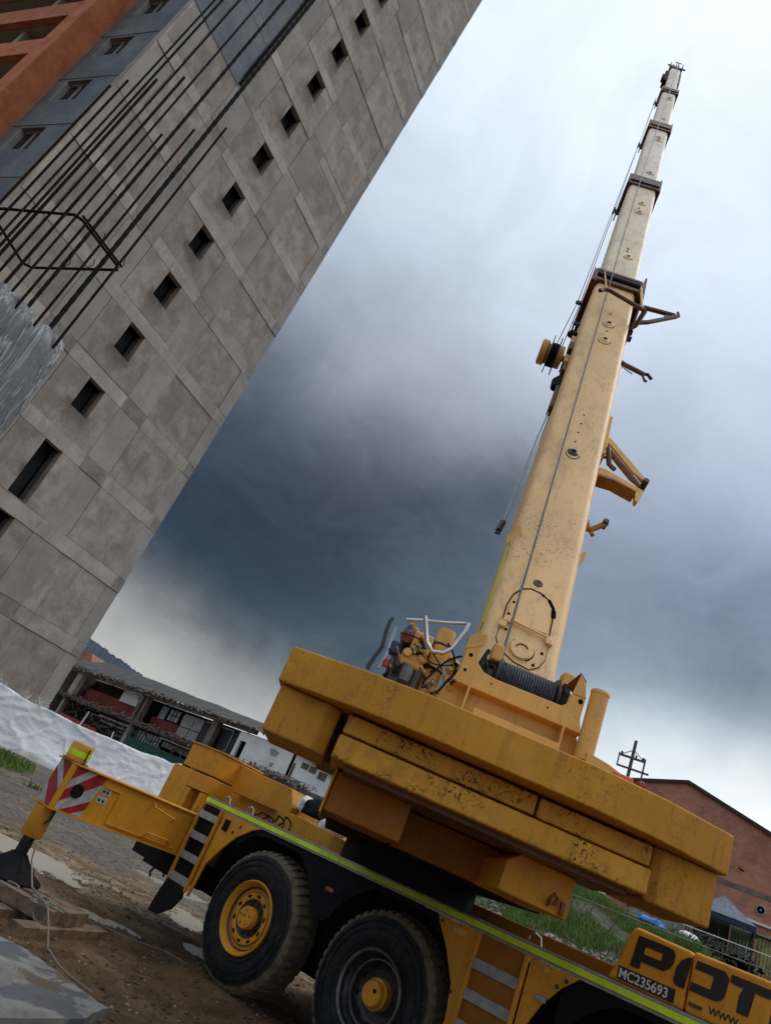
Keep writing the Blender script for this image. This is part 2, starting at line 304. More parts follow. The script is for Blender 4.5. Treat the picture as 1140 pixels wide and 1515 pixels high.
def ground_mat():
    t = NT('wet_muddy_ground')
    n_big = t.noise(.35, 6, .6, .5); n_mid = t.noise(2.2, 8, .68, .3); n_fin = t.noise(24, 7, .7)
    brown = t.mix(t.ramp(n_mid, .3, .7), (.070, .038, .015), (.19, .112, .052))
    grey = t.mix(t.ramp(n_fin, .3, .72), (.045, .041, .036), (.19, .175, .155))
    grey = t.mix(t.ramp(t.noise(1.2, 7, .68, 1.0, t.vec((.5, 1.6, 1), rot=(0, 0, R(15)))), .48, .6, 0, .65), grey, (.21, .18, .14))
    sep = t.n('ShaderNodeSeparateXYZ'); t.l(t.geo.outputs['Position'], sep.inputs[0])
    far = t.ramp(t.math('ADD', sep.outputs[1], t.math('MULTIPLY', n_big, 4.0)), 14.0, 17.5)
    c = t.mix(t.math('MULTIPLY', far, .85), brown, grey)
    lt = t.ramp(t.noise(.8, 7, .65, .8, t.vec((1, 2.2, 1), rot=(0, 0, R(-20)))), .47, .60)
    mid = t.math('MULTIPLY', t.ramp(sep.outputs[1], 9.2, 11.5), t.math('SUBTRACT', 1.0, far))
    c = t.mix(t.math('MULTIPLY', t.math('MULTIPLY', lt, mid), .8), c, (.30, .235, .16))
    peb = t.ramp(t.noise(60, 3, .6), .62, .7, 0, .6); c = t.mix(peb, c, (.26, .23, .19))
    c = t.mix(t.ramp(t.noise(3.6, 7, .7, .6), .54, .68, 0, .7), c, (.045, .028, .015))
    c = t.mix(t.math('MULTIPLY', t.ramp(t.noise(1.7, 6, .65, .9), .55, .66, 0, .55), t.math('SUBTRACT', 1.0, far)), c, (.22, .15, .085))
    # hill part turns to soil and turf
    hill = t.ramp(sep.outputs[2], .5, 1.6); c = t.mix(t.math('MULTIPLY', hill, .9), c, t.mix(t.ramp(n_mid, .35, .65), (.03, .04, .012), (.075, .07, .045)))
    farg = t.ramp(sep.outputs[1], 60, 120); c = t.mix(farg, c, (.07, .08, .05))
    t.bump(t.math('ADD', t.math('MULTIPLY', n_mid, .8), t.math('MULTIPLY', n_fin, .35)), .65, .05)
    wet = t.ramp(t.noise(1.1, 5, .6, .4), .54, .66)
    return t.fin(c, t.ramp(wet, 0, 1, .9, .45), 0.0, .3)
M['ground'] = ground_mat()
def slab_mat():
    t = NT('stained_wet_concrete_slab')
    c = t.mix(t.ramp(t.noise(3, 7, .65, .4), .3, .7), (.20, .19, .165), (.34, .325, .29))
    c = t.mix(t.ramp(t.noise(1.6, 6, .65, 1.0), .50, .56, 0, .85), c, (.115, .125, .15))
    c = t.mix(t.ramp(t.noise(2.3, 7, .7, .8, t.vec((1, 1, 1), rot=(0, 0, 1))), .56, .62, 0, .9), c, (.15, .095, .045))
    t.bump(t.noise(20, 6, .7), .3, .01)
    return t.fin(c, t.ramp(t.noise(1.6, 6, .65, 1.0), .50, .56, .85, .3))
M['slabm'] = slab_mat()
def water_mat():
    t = NT('muddy_puddle_water'); t.bump(t.noise(6, 3, .5), .03, .01)
    return t.fin(t.mix(t.noise(1.2, 3), (.33, .27, .19), (.42, .35, .26)), .22, 0.0, .22)
M['water'] = water_mat()
def plastic_mat():
    t = NT('grey_crinkled_plastic_sheet')
    v = t.vec((2.2, 2.2, .22), rot=(R(6), R(-16), 0)); v2 = t.vec((4.5, 4.5, .35), rot=(R(-10), R(14), 0))
    a = t.noise(1.6, 4, .6, 1.2, v); b = t.noise(1.5, 3, .55, 1.6, v2); n = t.noise(7, 7, .7, 1.0)
    ra = t.ramp(t.math('ABSOLUTE', t.math('SUBTRACT', a, .5)), .035, 0); rb = t.ramp(t.math('ABSOLUTE', t.math('SUBTRACT', b, .5)), .05, 0)
    c = t.mix(t.ramp(n, .3, .75), (.11, .115, .12), (.17, .175, .182))
    c = t.mix(t.math('MULTIPLY', t.math('MAXIMUM', ra, rb), .6), c, (.44, .45, .46))  # fold highlights painted as pale lines along the bump ridges
    t.bump(t.math('ADD', t.math('ADD', ra, rb), t.math('MULTIPLY', n, .4)), .6, .03)
    return t.fin(c, .4)
M['plastic'] = plastic_mat()
def tarp_mat():
    t = NT('white_fabric_tarp')
    n = t.noise(1.3, 6, .6, .6)
    c = t.mix(t.ramp(n, .3, .75), (.74, .76, .79), (.82, .84, .87))
    sep = t.n('ShaderNodeSeparateXYZ'); t.l(t.geo.outputs['Position'], sep.inputs[0])
    low = t.ramp(t.math('ADD', sep.outputs[2], t.math('MULTIPLY', n, .25)), .55, .85, .7, 0)
    c = t.mix(low, c, (.36, .31, .25))
    l1 = t.noise(.8, 3, .5, 1.0, t.vec((.6, .6, 2.4), rot=(0, R(25), 0))); l2 = t.noise(1.3, 2, .5, 1.2, t.vec((.6, .6, 2.0), rot=(0, R(-20), 0)))
    t.bump(t.math('ADD', l1, t.math('MULTIPLY', l2, .6)), .35, .12)
    return t.fin(c, .75)
M['tarp'] = tarp_mat()

# ------------------------------------------------------------------ mesh helpers
WM = {}
class MB:
    def __init__(s): s.v = []; s.f = []
    def raw(s, vs, fs):
        k = len(s.v); s.v += [tuple(v) for v in vs]; s.f += [tuple(i+k for i in f) for f in fs]; return s
    def box(s, x0, x1, y0, y1, z0, z1):
        return s.raw([(x0,y0,z0),(x1,y0,z0),(x1,y1,z0),(x0,y1,z0),(x0,y0,z1),(x1,y0,z1),(x1,y1,z1),(x0,y1,z1)],
                     [(0,3,2,1),(4,5,6,7),(0,1,5,4),(1,2,6,5),(2,3,7,6),(3,0,4,7)])
    def prism(s, poly, ax, a0, a1):
        """poly of 2D points extruded along ax ('x','y','z')"""
        n = len(poly)
        def P(u, v, w): return {'y': (u, w, v), 'z': (u, v, w), 'x': (w, u, v)}[ax]
        vs = [P(u, v, a0) for u, v in poly] + [P(u, v, a1) for u, v in poly]
        fs = [tuple(range(n)), tuple(range(2*n-1, n-1, -1))] + [(i, i+n, (i+1) % n+n, (i+1) % n) for i in range(n)]
        return s.raw(vs, fs)
    def tube(s, pts, r, n=8, cap=True):
        pts = [Vector(p) for p in pts]; rs = r if isinstance(r, (list, tuple)) else [r]*len(pts)
        ref = None; rings = []
        for i, p in enumerate(pts):
            if i == 0: t = pts[1]-p
            elif i == len(pts)-1: t = p-pts[i-1]
            else: t = (pts[i+1]-p).normalized() + (p-pts[i-1]).normalized()
            t.normalize()
            if ref is None: ref = t.orthogonal().normalized()
            a = (ref - t*ref.dot(t)); a.normalize(); ref = a; b = t.cross(a)
            rings.append([p + (a*math.cos(2*math.pi*k/n) + b*math.sin(2*math.pi*k/n))*rs[i] for k in range(n)])
        vs = [v for rr in rings for v in rr]; fs = []
        for i in range(len(pts)-1):
            for k in range(n): fs.append((i*n+k, i*n+(k+1) % n, (i+1)*n+(k+1) % n, (i+1)*n+k))
        if cap: fs += [tuple(range(n-1, -1, -1)), tuple((len(pts)-1)*n+k for k in range(n))]
        return s.raw(vs, fs)
    def lathe(s, prof, ax='y', n=32, c=(0, 0, 0)):
        """prof: (radius, along)"""
        vs = []; fs = []
        for r, h in prof:
            for k in range(n):
                a = 2*math.pi*k/n; u, w = r*math.cos(a), r*math.sin(a)
                p = {'y': (u, h, w), 'z': (u, w, h), 'x': (h, u, w)}[ax]
                vs.append((p[0]+c[0], p[1]+c[1], p[2]+c[2]))
        for i in range(len(prof)-1):
            for k in range(n): fs.append((i*n+k, i*n+(k+1) % n, (i+1)*n+(k+1) % n, (i+1)*n+k))
        return s.raw(vs, fs)
    def rock(s, c, r, seed=0, flat=.7):
        rnd = random.Random(seed); vs = []
        for x, y, z in ((1,0,0),(-1,0,0),(0,1,0),(0,-1,0),(0,0,1),(0,0,-1)):
            k = r*rnd.uniform(.6, 1.3); vs.append((c[0]+x*k+rnd.uniform(-.3,.3)*r, c[1]+y*k+rnd.uniform(-.3,.3)*r, c[2]+z*k*flat))
        return s.raw(vs, [(0,2,4),(2,1,4),(1,3,4),(3,0,4),(2,0,5),(1,2,5),(3,1,5),(0,3,5)])
def mesh(mb, name, mat, smooth=False, ang=40):
    me = bpy.data.meshes.new(name); me.from_pydata(mb.v, [], mb.f); me.materials.append(mat)
    bm = bmesh.new(); bm.from_mesh(me); bmesh.ops.recalc_face_normals(bm, faces=bm.faces); bm.to_mesh(me); bm.free()
    if smooth: me.shade_smooth(); me.set_sharp_from_angle(angle=R(ang))
    return me
I4 = Matrix.Identity(4)
def put(name, data, parent=None, frame=I4):
    o = bpy.data.objects.new(name, data); col.objects.link(o)
    if parent is not None:
        o.parent = parent; o.matrix_basis = WM[parent].inverted() @ frame
    else: o.matrix_basis = frame
    WM[o] = frame.copy(); return o
def part(name, mb, mat, parent=None, frame=I4, bev=0, smooth=False, label=None, seg=2, ang=40, kind=None):
    me = mb if isinstance(mb, bpy.types.Mesh) else mesh(mb, name, M[mat] if isinstance(mat, str) else mat, smooth, ang)
    o = put(name, me, parent, frame)
    if bev:
        b = o.modifiers.new('bevel', 'BEVEL'); b.width = bev; b.segments = seg; b.limit_method = 'ANGLE'; b.angle_limit = R(35)
    if label: o['label'] = label
    if kind: o['kind'] = kind
    return o
def tag(o, label, cat, group=None):
    o['label'] = label; o['category'] = cat
    if group: o['group'] = group
    return o
def thing(name, label, cat, frame=I4, group=None): return tag(put(name, None, None, frame), label, cat, group)
def struct(name, mb, mat, **k): o = part(name, mb, mat, **k); o['kind'] = 'structure'; return o
def fr(x, y, z, az):   # local x axis points along azimuth az, local y = az-90 (inward)
    return Matrix.Translation((x, y, z)) @ Matrix.Rotation(R(90-az), 4, 'Z')
def ss(x, a, b): t = min(1, max(0, (x-a)/(b-a))); return t*t*(3-2*t)
def nz(x, y, z=0.0): return noise.noise(Vector((x, y, z)))

# ------------------------------------------------------------------ ground
PUD = [(-3.9, 11.3, 1.7, .8), (-2.45, 11.8, .62, .38), (-.95, 9.72, .30, .15), (-.15, 12.3, .3, .6), (-.7, 15.1, .8, .4), (.15, 10.5, .2, .35), (-1.0, 8.78, .18, .07)]
def th(x, y):
    d = math.hypot(x, y); az = math.degrees(math.atan2(x, y)) if d > 0 else 0
    h = 0.0
    if y > 0:
        h += (4.5-.5*ss(az, 24, 27.5)-.6*ss(az, 29.5, 32.5))*ss(d, 14.5, 38)*ss(az, 1, 15) if az < 120 else 0
        h += .42*ss(d, 20.3, 24.5)*ss(-az, 8, 14)*(1-ss(-az, 60, 80))
        h += 2.35*math.exp(-((x-2.3)**2+(y-23)**2)/5.5)
    a = .034 if d < 16 else .06
    h += a*nz(x*1.4, y*1.4) + a*.55*nz(x*4.1, y*4.1, 3.3) + .014*nz(x*11, y*11, 7.7) + .020*abs(nz(x*2.3+9, y*2.3, 1.7))
    if d > 18: h += .25*ss(d, 18, 30)*nz(x*.35, y*.35, 5)*ss(az, 3, 15)
    if d < 19:
        for (px_, py_, rx_, ry_) in PUD:
            q = ((x-px_)/rx_)**2+((y-py_)/ry_)**2
            if q < 4: h -= .085*math.exp(-q*1.1)
        lx = (x-.43)*.682-(y-8.39)*.731; ly = (x-.43)*.731+(y-8.39)*.682
        for c_ in (.2, 2.5):
            h += .085*math.exp(-((ly-c_)/.42)**2)*ss(lx, -1.1, -.5)*(1-ss(lx, 7, 8))
        if lx < -.4:
            for c_ in (.2, 2.5, -3.2, -4.9):
                e_ = (ly-c_-.06*nz(lx*.8, c_))/.19
                if abs(e_) < 2.4: h += (-.035*math.exp(-e_**4)+.018*math.exp(-(abs(e_)-1.35)**2*5) + .010*math.sin(lx*42+8*abs(e_))*math.exp(-e_**4))*ss(-lx, .4, 1.0)
    return h - .01
def build_ground():
    azs = []
    a = -180.0
    while a < 180:
        azs.append(a); a += .3 if -36 <= a < 44 else 3.0
    rad = [0.3]; 
    while rad[-1] < 60: rad.append(rad[-1]*1.016+.012)
    while rad[-1] < 5200: rad.append(rad[-1]*1.25)
    n = len(azs); vs = []
    for r in rad:
        for a in azs:
            x, y = r*math.sin(R(a)), r*math.cos(R(a)); vs.append((x, y, th(x, y) if r < 70 else (th(x, y)*max(0, 1-(r-70)/120))))
    fs = []
    for i in range(len(rad)-1):
        for k in range(n): fs.append((i*n+k, (i+1)*n+k, (i+1)*n+(k+1) % n, i*n+(k+1) % n))
    c = len(vs); vs.append((0, 0, 0))
    for k in range(n): fs.append((c, k, (k+1) % n))
    mb = MB(); mb.raw(vs, fs); o = struct('ground', mb, 'ground', smooth=True, ang=80)
build_ground()
def sheet(name, pts, z, mat, jit=.04, seed=1, thick=.012):
    rnd = random.Random(seed); out = []
    n = len(pts)
    for i in range(n):
        a, b = pts[i], pts[(i+1) % n]
        for t in (0, .2, .4, .6, .8):
            out.append((a[0]+(b[0]-a[0])*t+rnd.uniform(-jit, jit), a[1]+(b[1]-a[1])*t+rnd.uniform(-jit, jit)))
    mb = MB(); mb.prism(out, 'z', z-thick, z); return struct(name, mb, mat)
for ip_, (px_, py_, rx_, ry_) in enumerate(PUD):
    sheet('puddle', [(px_+1.5*rx_*math.cos(R(a)), py_+1.5*ry_*math.sin(R(a))) for a in range(0, 360, 30)], -.026-.003*ip_, 'water', .02, 1, .1)
sheet('concrete_slab', [(-1.29, 6.84), (-1.12, 6.84), (-.72, 6.58), (-.33, 6.32), (-.42, 5.9), (-.9, 5.1), (-2.6, 4.2), (-4.4, 5.2), (-4, 7.2)], .075, 'slabm', .015, 5, .2)

def scatter_stones(name, mat, n, fn, rmin, rmax, seed, label, cat='gravel'):
    rnd = random.Random(seed); mb = MB(); i = 0
    while i < n:
        p = fn(rnd)
        if p is None: continue
        r = rmin+(rmax-rmin)*rnd.random()**3; mb.rock((p[0], p[1], th(*p)+r*.15), r, rnd.random()*1e6); i += 1
    o = part(name, mb, mat); o['kind'] = 'stuff'; o['label'] = label; o['category'] = cat; return o
def pol(rnd, a0, a1, d0, d1):
    a = R(rnd.uniform(a0, a1)); d = d0*(d1/d0)**rnd.random(); return d*math.sin(a), d*math.cos(a)
scatter_stones('gravel', 'gravel', 5200, lambda r: pol(r, -22, 8, 11.0, 25), .006, .038, 3, 'loose grey gravel and pebbles lying on the muddy yard')
scatter_stones('pale_chips', 'stonew', 900, lambda r: pol(r, -24, 14, 5.0, 12), .004, .024, 15, 'few pale stone chips scattered on the brown mud')
scatter_stones('brown_clods', 'clod', 8500, lambda r: pol(r, -24, 14, 4.8, 13), .004, .030, 5, 'small brown mud clods on the wet ground by the wheels', 'mud')
def bank(r):
    x, y = pol(r, 4, 36, 14.5, 27)
    return (x, y) if nz(x*.6, y*.6, 9) > -.25 else None
scatter_stones('rubble', 'stonew', 9000, bank, .025, .13, 9, 'pale broken rubble strewn over the foot of the grassy bank', 'rubble')
def grass(name, mat, n, fn, h0, h1, w, seed, label):
    rnd = random.Random(seed); mb = MB(); i = 0
    while i < n:
        p = fn(rnd)
        if p is None: continue
        z = th(*p)
        for k in range(3):
            a = rnd.uniform(0, 6.28); h = rnd.uniform(h0, h1); lx, ly = rnd.uniform(-.5, .5)*h, rnd.uniform(-.5, .5)*h
            x, y = p[0]+rnd.uniform(-.08, .08), p[1]+rnd.uniform(-.08, .08); dx, dy = math.cos(a)*w, math.sin(a)*w
            mb.raw([(x-dx, y-dy, z-.03), (x+dx, y+dy, z-.03), (x+dx*.6+lx*.4, y+dy*.6+ly*.4, z+h*.6), (x+lx, y+ly, z+h)], [(0, 1, 2), (0, 2, 3)])
        i += 1
    o = part(name, mb, mat); o['kind'] = 'stuff'; o['label'] = label; o['category'] = 'grass'
def hillg(r):
    x, y = pol(r, 3, 40, 19, 39)
    d = math.hypot(x, y)
    if nz(x*.35, y*.35, 2) < -.22 or nz(x*.4, y*.4, 9) > (d-25)*.09: return None
    return x, y
grass('grass', 'grass', 22000, hillg, .10, .32, .016, 1, 'bright green grass growing over the bank behind the crane')
grass('grass', 'grass', 2600, lambda r: (lambda q: q if nz(q[0]*.5, q[1]*.5, 4) > -.12 else None)(pol(r, -30, -12.6, 21.2, 23.8)), .05, .2, .015, 2, 'green grass strip at the foot of the white tarp fence')
grass('dry_weeds', 'grassd', 2200, lambda r: pol(r, 4, 33, 16, 30), .08, .4, .012, 3, 'dry yellowish weeds among the rubble on the bank')
def heap(r):
    x, y = 2.3+r.gauss(0, 1.6), 23+r.gauss(0, 1.4); return x, y
grass('grass', 'grass', 2500, heap, .1, .3, .016, 4, 'green grass on the spoil heap seen under the counterweight')

grass('tall_weeds', 'grass', 500, lambda r: (lambda a, d: (d*math.sin(R(a)), d*math.cos(R(a))))(r.gauss(31.3, .45), r.uniform(30, 33)), .3, .9, .02, 6, 'tuft of tall green weeds left of the gazebo')
# mountain far away
def mountain():
    mb = MB(); n = 420; vs = []; fs = []
    for i in range(n+1):
        az = -60 + 58*i/n; d = 1500
        t = .1075 - .0028*(az+16) if az > -16 else .1075
        t = max(.02, t) if az < -11 else max(.02, .0935-(az+11)*.006)
        t += .001*nz(az*2.5, 1) + .003*abs(nz(az*7, 4)) + .002*random.random()
        if az < -16: t += .01*ss(-az, 16, 40)
        for (dd, k) in ((1200, .0), (1350, .55), (1500, 1), (1800, .9)):
            vs.append((dd*math.sin(R(az)), dd*math.cos(R(az)), 1.6+1500*t*k-(30 if k == 0 else 0)))
    for i in range(n):
        for j in range(3): fs.append((i*4+j, (i+1)*4+j, (i+1)*4+j+1, i*4+j+1))
    mb.raw(vs, fs); struct('mountain', mb, 'forest')
mountain()

# ------------------------------------------------------------------ apartment tower
TP = Vector((-7.465, 25.948, 0)); AZF = 32.8
TF = fr(TP.x, TP.y, 0, AZF+180)          # local x: s towards the near corner; local y: into ... (az 122.8 = outward)
# local y points to azimuth AZF+90 = outward, so depth goes to negative y
tower = thing('apartment_tower', 'tall unfinished concrete apartment tower with square window openings behind the tarp fence', 'building', TF)
H0, H1, FH = -1.3, 53.0, 2.54
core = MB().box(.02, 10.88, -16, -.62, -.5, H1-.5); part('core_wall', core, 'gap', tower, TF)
part('end_wall', MB().box(-.001, .3, -16, -.26, -.5, H1-.2), 'smooth', tower, TF)
G = .012
cols = [(0, .6, 'smooth'), (.6, 3.1, 'plaster'), (3.1, 4.2, 'smooth'), (4.2, 6.8, 'win'), (6.8, 8.0, 'smooth'), (8.0, 9.9, 'plaster'), (9.9, 10.9, 'smooth')]
bandz = [8.87+FH*k for k in range(-4, 18)]
PC = {}
def rectp(w, h, d=.25, mat='smooth'):
    k = (round(w, 3), round(h, 3), mat)
    if k not in PC: PC[k] = mesh(MB().box(0, w, -d, 0, 0, h), 'wall_panel', M[mat])
    return PC[k]
rt = random.Random(11)
def at(s, z, proud=0): return TF @ Matrix.Translation((s, proud, z))
for i, bz in enumerate(bandz):
    k = i-4
    for j, (a, b) in enumerate([(0, .42), (.42, 3.1), (3.1, 4.2), (4.2, 6.8), (6.8, 8.0), (8.0, 10.9)]):
        dk = 'banddark' if (j == 0 or (j == 2 and rt.random() < .75) or (j == 4 and rt.random() < .5)) else 'band'
        if bz > 24 and a >= 7.9: dk = 'bluep'
        part('floor_band', rectp(b-a-G/2, .51-G, .25, dk), None, tower, at(a+G/4, bz+G/2, rt.choice((.0, .012, .02))))
    z0, z1 = bz+.51+G/2, bz+FH-G/2
    for a, b, mt in cols:
        if bz > 23.5 and a >= 7.9: mt = 'bluep'
        pr = rt.uniform(-.016, .016)
        if mt != 'win':
            part('wall_panel', rectp(b-a-G, z1-z0, .25, mt), None, tower, at(a+G/2, z0, pr))
        else:
            wa, wb = 4.97, 5.73
            wz = (10.24-9.38) if k >= 0 else 0.02
            key = ('win', k >= 0)
            if key not in PC:
                hh = z1-z0; mb = MB()
                mb.prism([(0, 0), (wa-a, 0), (wa-a, hh), (0, hh)], 'y', -.25, 0)
                PC[key+('l',)] = mesh(mb, 'wall_panel', M['plaster'])
                mb = MB(); mb.prism([(0, 0), (b-G-wb, 0), (b-G-wb, hh), (0, hh)], 'y', -.25, 0); PC[key+('r',)] = mesh(mb, 'wall_panel', M['plaster'])
                mb = MB(); mb.prism([(0, 0), (wb-wa-.004, 0), (wb-wa-.004, wz), (0, wz)], 'y', -.25, 0); PC[key] = mesh(mb, 'window_sill_panel', M['plaster'])
            part('wall_panel', PC[key+('l',)], None, tower, at(a+G/2, z0, pr))
            part('wall_panel', PC[key+('r',)], None, tower, at(wb, z0, pr))
            part('window_sill_panel', PC[key], None, tower, at(wa+.005, z0, pr))
    # window opening with frame and dark pane, set deep
    if 'wf' not in PC:
        hh = z1-z0
        PC['wp'] = mesh(MB().box(0, .76, -.58, -.57, 0, hh), 'window_pane', simple('dark_interior_pane', (.030, .031, .033), .8, 0, .5, 1, 0, spec=.1))  # matt near-black pane carries the shade inside the opening in its colour
        PC['wf'] = mesh(MB().box(0, .04, -.565, -.50, 0, hh).box(.72, .76, -.565, -.50, 0, hh).box(.04, .72, -.565, -.50, hh-.04, hh), 'window_frame', M['gap'])
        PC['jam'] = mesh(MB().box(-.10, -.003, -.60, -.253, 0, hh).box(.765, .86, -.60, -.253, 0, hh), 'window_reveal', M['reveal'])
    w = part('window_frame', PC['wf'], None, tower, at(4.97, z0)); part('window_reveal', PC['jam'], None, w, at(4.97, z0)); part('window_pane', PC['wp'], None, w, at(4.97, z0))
# dark drip strip along the painted patch
part('drain_strip', MB().box(7.86, 7.99, .0, .05, 24.2, H1-1), 'gap', tower, TF)
# second face (perpendicular, blue grey) : local x = outward..., plane at s=10.9; runs to -y
FF = fr(*(TF @ Vector((10.9, 0, 0))), 117.5)
part('painted_wall', MB().box(-12, -.30, .35, .6, -.5, H1-.4), 'gap', tower, FF)
FH2 = 2.61
def ff(x, z, y=0): return FF @ Matrix.Translation((x, y, z))
for k in range(-6, 15):
    z = 15.74+FH2*k
    if z < -1: continue
    for nm, x0, x1, za, zb, mt in (('wall_panel', -12, -2.55, z, z+1.10, 'bluep'), ('wall_panel', -1.33, -.26, z, z+1.10, 'bluep'), ('wall_panel', -12, -.26, z+1.105, z+1.21, 'bluep'), ('floor_band', -12, -.26, z+1.22, z+1.64, 'bluep'), ('wall_panel', -12, -.26, z+1.65, z+FH2-.004, 'bluep')):
        part(nm, MB().box(x0, x1, -(.02 if nm == 'floor_band' else 0), .3, za, zb), mt, tower, FF)
    part('corner_strip', MB().box(-.25, .0, -.004, .2, z, z+FH2-.01), 'band', tower, FF)
    if z > 8:
        if 'w2' not in PC:
            PC['w2'] = mesh(MB().box(-2.54, -2.50, .0, .3, .0, 1.10).box(-1.95, -1.90, .14, .2, .03, 1.07).box(-2.44, -1.34, .13, .2, 0, .03).box(-2.44, -1.34, .13, .2, 1.07, 1.10), 'window_frame', M['panelgrey'])
            PC['w2p'] = mesh(MB().box(-2.49, -1.34, .205, .21, .0, 1.10), 'window_pane', bpy.data.materials['dark_interior_pane'])
        w = part('window_frame', PC['w2'], None, tower, ff(0, z)); part('window_pane', PC['w2p'], None, w, ff(0, z))
part('brick_pier', MB().box(-3.72, -3.0, -.90, .34, -.5, H1-.2), 'brickor', tower, FF, bev=.02)
for k in range(-8, 14):
    z = 19.75+2.42*k
    if z < 0: continue
    part('brick_spandrel', MB().box(-12, -3.725, -.84, -.6, z, z+.92), 'brickor', tower, FF, bev=.01)
    part('balcony_slab', MB().box(-12, -3.725, -.59, .34, z-.02, z+.14), 'smooth', tower, FF)
    part('balcony_upright', MB().box(-6.6, -6.35, -.5, -.2, z+.15, z+2.38), 'smooth', tower, FF)

# ------------------------------------------------------------------ wrapped column with starter bars (close, left)
CF = fr(-2.93, 5.27, 0, -58)      # x along az -58 (away to the left), y along az -148 (towards the lens side)
colm = thing('concrete_column', 'concrete column wrapped in grey plastic sheet with long rusty starter bars at far left', 'column', CF)
part('column_shaft', MB().box(.06, 1.5, .05, .62, -.1, 4.08), 'concrete', colm, CF)
def wrap():
    mb = MB(); per = []
    x0, x1, y0, y1 = 0, 1.56, 0, .68
    L = [(x0, y0), (x0, y1), (x1, y1), (x1, y0)]
    pts = []
    for i in range(4):
        a, b = L[i], L[(i+1) % 4]; n = 46
        for k in range(n): pts.append((a[0]+(b[0]-a[0])*k/n, a[1]+(b[1]-a[1])*k/n))
    zs = [0.02+4.2*j/60 for j in range(61)]; n = len(pts); vs = []
    for z in zs:
        for i, (x, y) in enumerate(pts):
            cx, cy = x-.78, y-.34; u = i*.16
            f = (.018*nz(u*1.9+z*1.1, z*.55, 1) + .011*abs(nz(u*6+z*3.0, z*1.3, 8)) + .006*nz(u*14, z*6, 3))*(1-.7*ss(z, 3.9, 4.2)) - .05*ss(z, 4.05, 4.22)**2
            l = math.hypot(cx, cy); zz = z + (.05*nz(u*.8, 0, 5) if z > 4.1 else 0)
            vs.append((x+cx/l*f, y+cy/l*f, zz))
    fs = [(j*n+i, j*n+(i+1) % n, (j+1)*n+(i+1) % n, (j+1)*n+i) for j in range(60) for i in range(n)]
    c = len(vs); vs.append((.78, .34, 4.27)); fs += [(60*n+i, 60*n+(i+1) % n, c) for i in range(n)]
    mb.raw(vs, fs); part('plastic_wrap', mb, 'plastic', colm, CF, smooth=True, ang=80)
wrap()
def bar_at(az, d): return (d*math.sin(R(az)), d*math.cos(R(az)))
def bar(az, d, top, r, mat, name='rebar', lean=(0, 0)):
    x, y = bar_at(az, d); mb = MB(); z0 = 4.1
    n = 40; pts = []; rs = []
    if r > .015:
        k = int((top-z0)/.06)
        for i in range(k+1): pts.append((x+lean[0]*i/k, y+lean[1]*i/k, z0+(top-z0)*i/k)); rs.append(r*(1.14 if i % 2 else .94))
    else: pts = [(x, y, z0), (x+lean[0], y+lean[1], top)]; rs = r
    mb.tube(pts, rs, 6); part(name, mb, mat, colm, I4)
for az, d, top, r, m in ((-38.75, 6.75, 7.02, .012, 'rust'), (-38.1, 6.65, 7.15, .012, 'rust'), (-37.4, 6.1, 9.6, .010, 'rebar'), (-36.6, 6.2, 7.04, .014, 'rust'), (-36.95, 6.9, 9.9, .013, 'rebar'),
                         (-35.9, 6.85, 9.9, .012, 'rust'), (-35.15, 5.85, 7.0, .013, 'rust'), (-34.45, 6.75, 10.5, .012, 'rebar'), (-33.6, 5.8, 6.3, .011, 'rust'), (-33.0, 6.45, 10.6, .016, 'rebar'),
                         (-31.9, 5.85, 6.65, .011, 'rust'), (-30.95, 6.15, 10.4, .020, 'rebar'), (-29.95, 5.98, 7.06, .012, 'rust')):
    bar(az, d, top, r, m)
Zs = 5.09
A = bar_at(-29.65, 6.03); B = bar_at(-34.4, 5.79); C = bar_at(-34.8, 7.14); Dd = bar_at(-39.6, 6.85); E_ = bar_at(-38.6, 6.75)
mid = lambda p, q, t: (p[0]+(q[0]-p[0])*t, p[1]+(q[1]-p[1])*t)
loop = [mid(A, B, .06), mid(A, B, .5), mid(A, B, .92), mid(B, Dd, .04), mid(B, Dd, 1)]
part('rebar_tie', MB().tube([(p[0], p[1], Zs) for p in loop], .013, 8), 'rust', colm, I4)
part('rebar_tie', MB().tube([(p[0], p[1], Zs-.01) for p in [mid(A, C, .02), mid(A, C, .93), mid(C, E_, .1), mid(C, E_, 1)]], .013, 8), 'rust', colm, I4)
part('rebar_tie', MB().tube([(p[0], p[1], Zs+.03) for p in [mid(A, B, .0), mid(A, B, .95)]], .011, 8), 'rust', colm, I4)
wires = MB()
for p in (A, mid(A, C, .3), mid(A, C, .55), C, mid(A, B, .5)):
    wires.tube([(p[0]-.02, p[1], Zs), (p[0]+.02, p[1]-.03, Zs+.03), (p[0]+.01, p[1]-.05, Zs+.08)], .004, 5)
part('tie_wire', wires, 'rust', colm, I4)

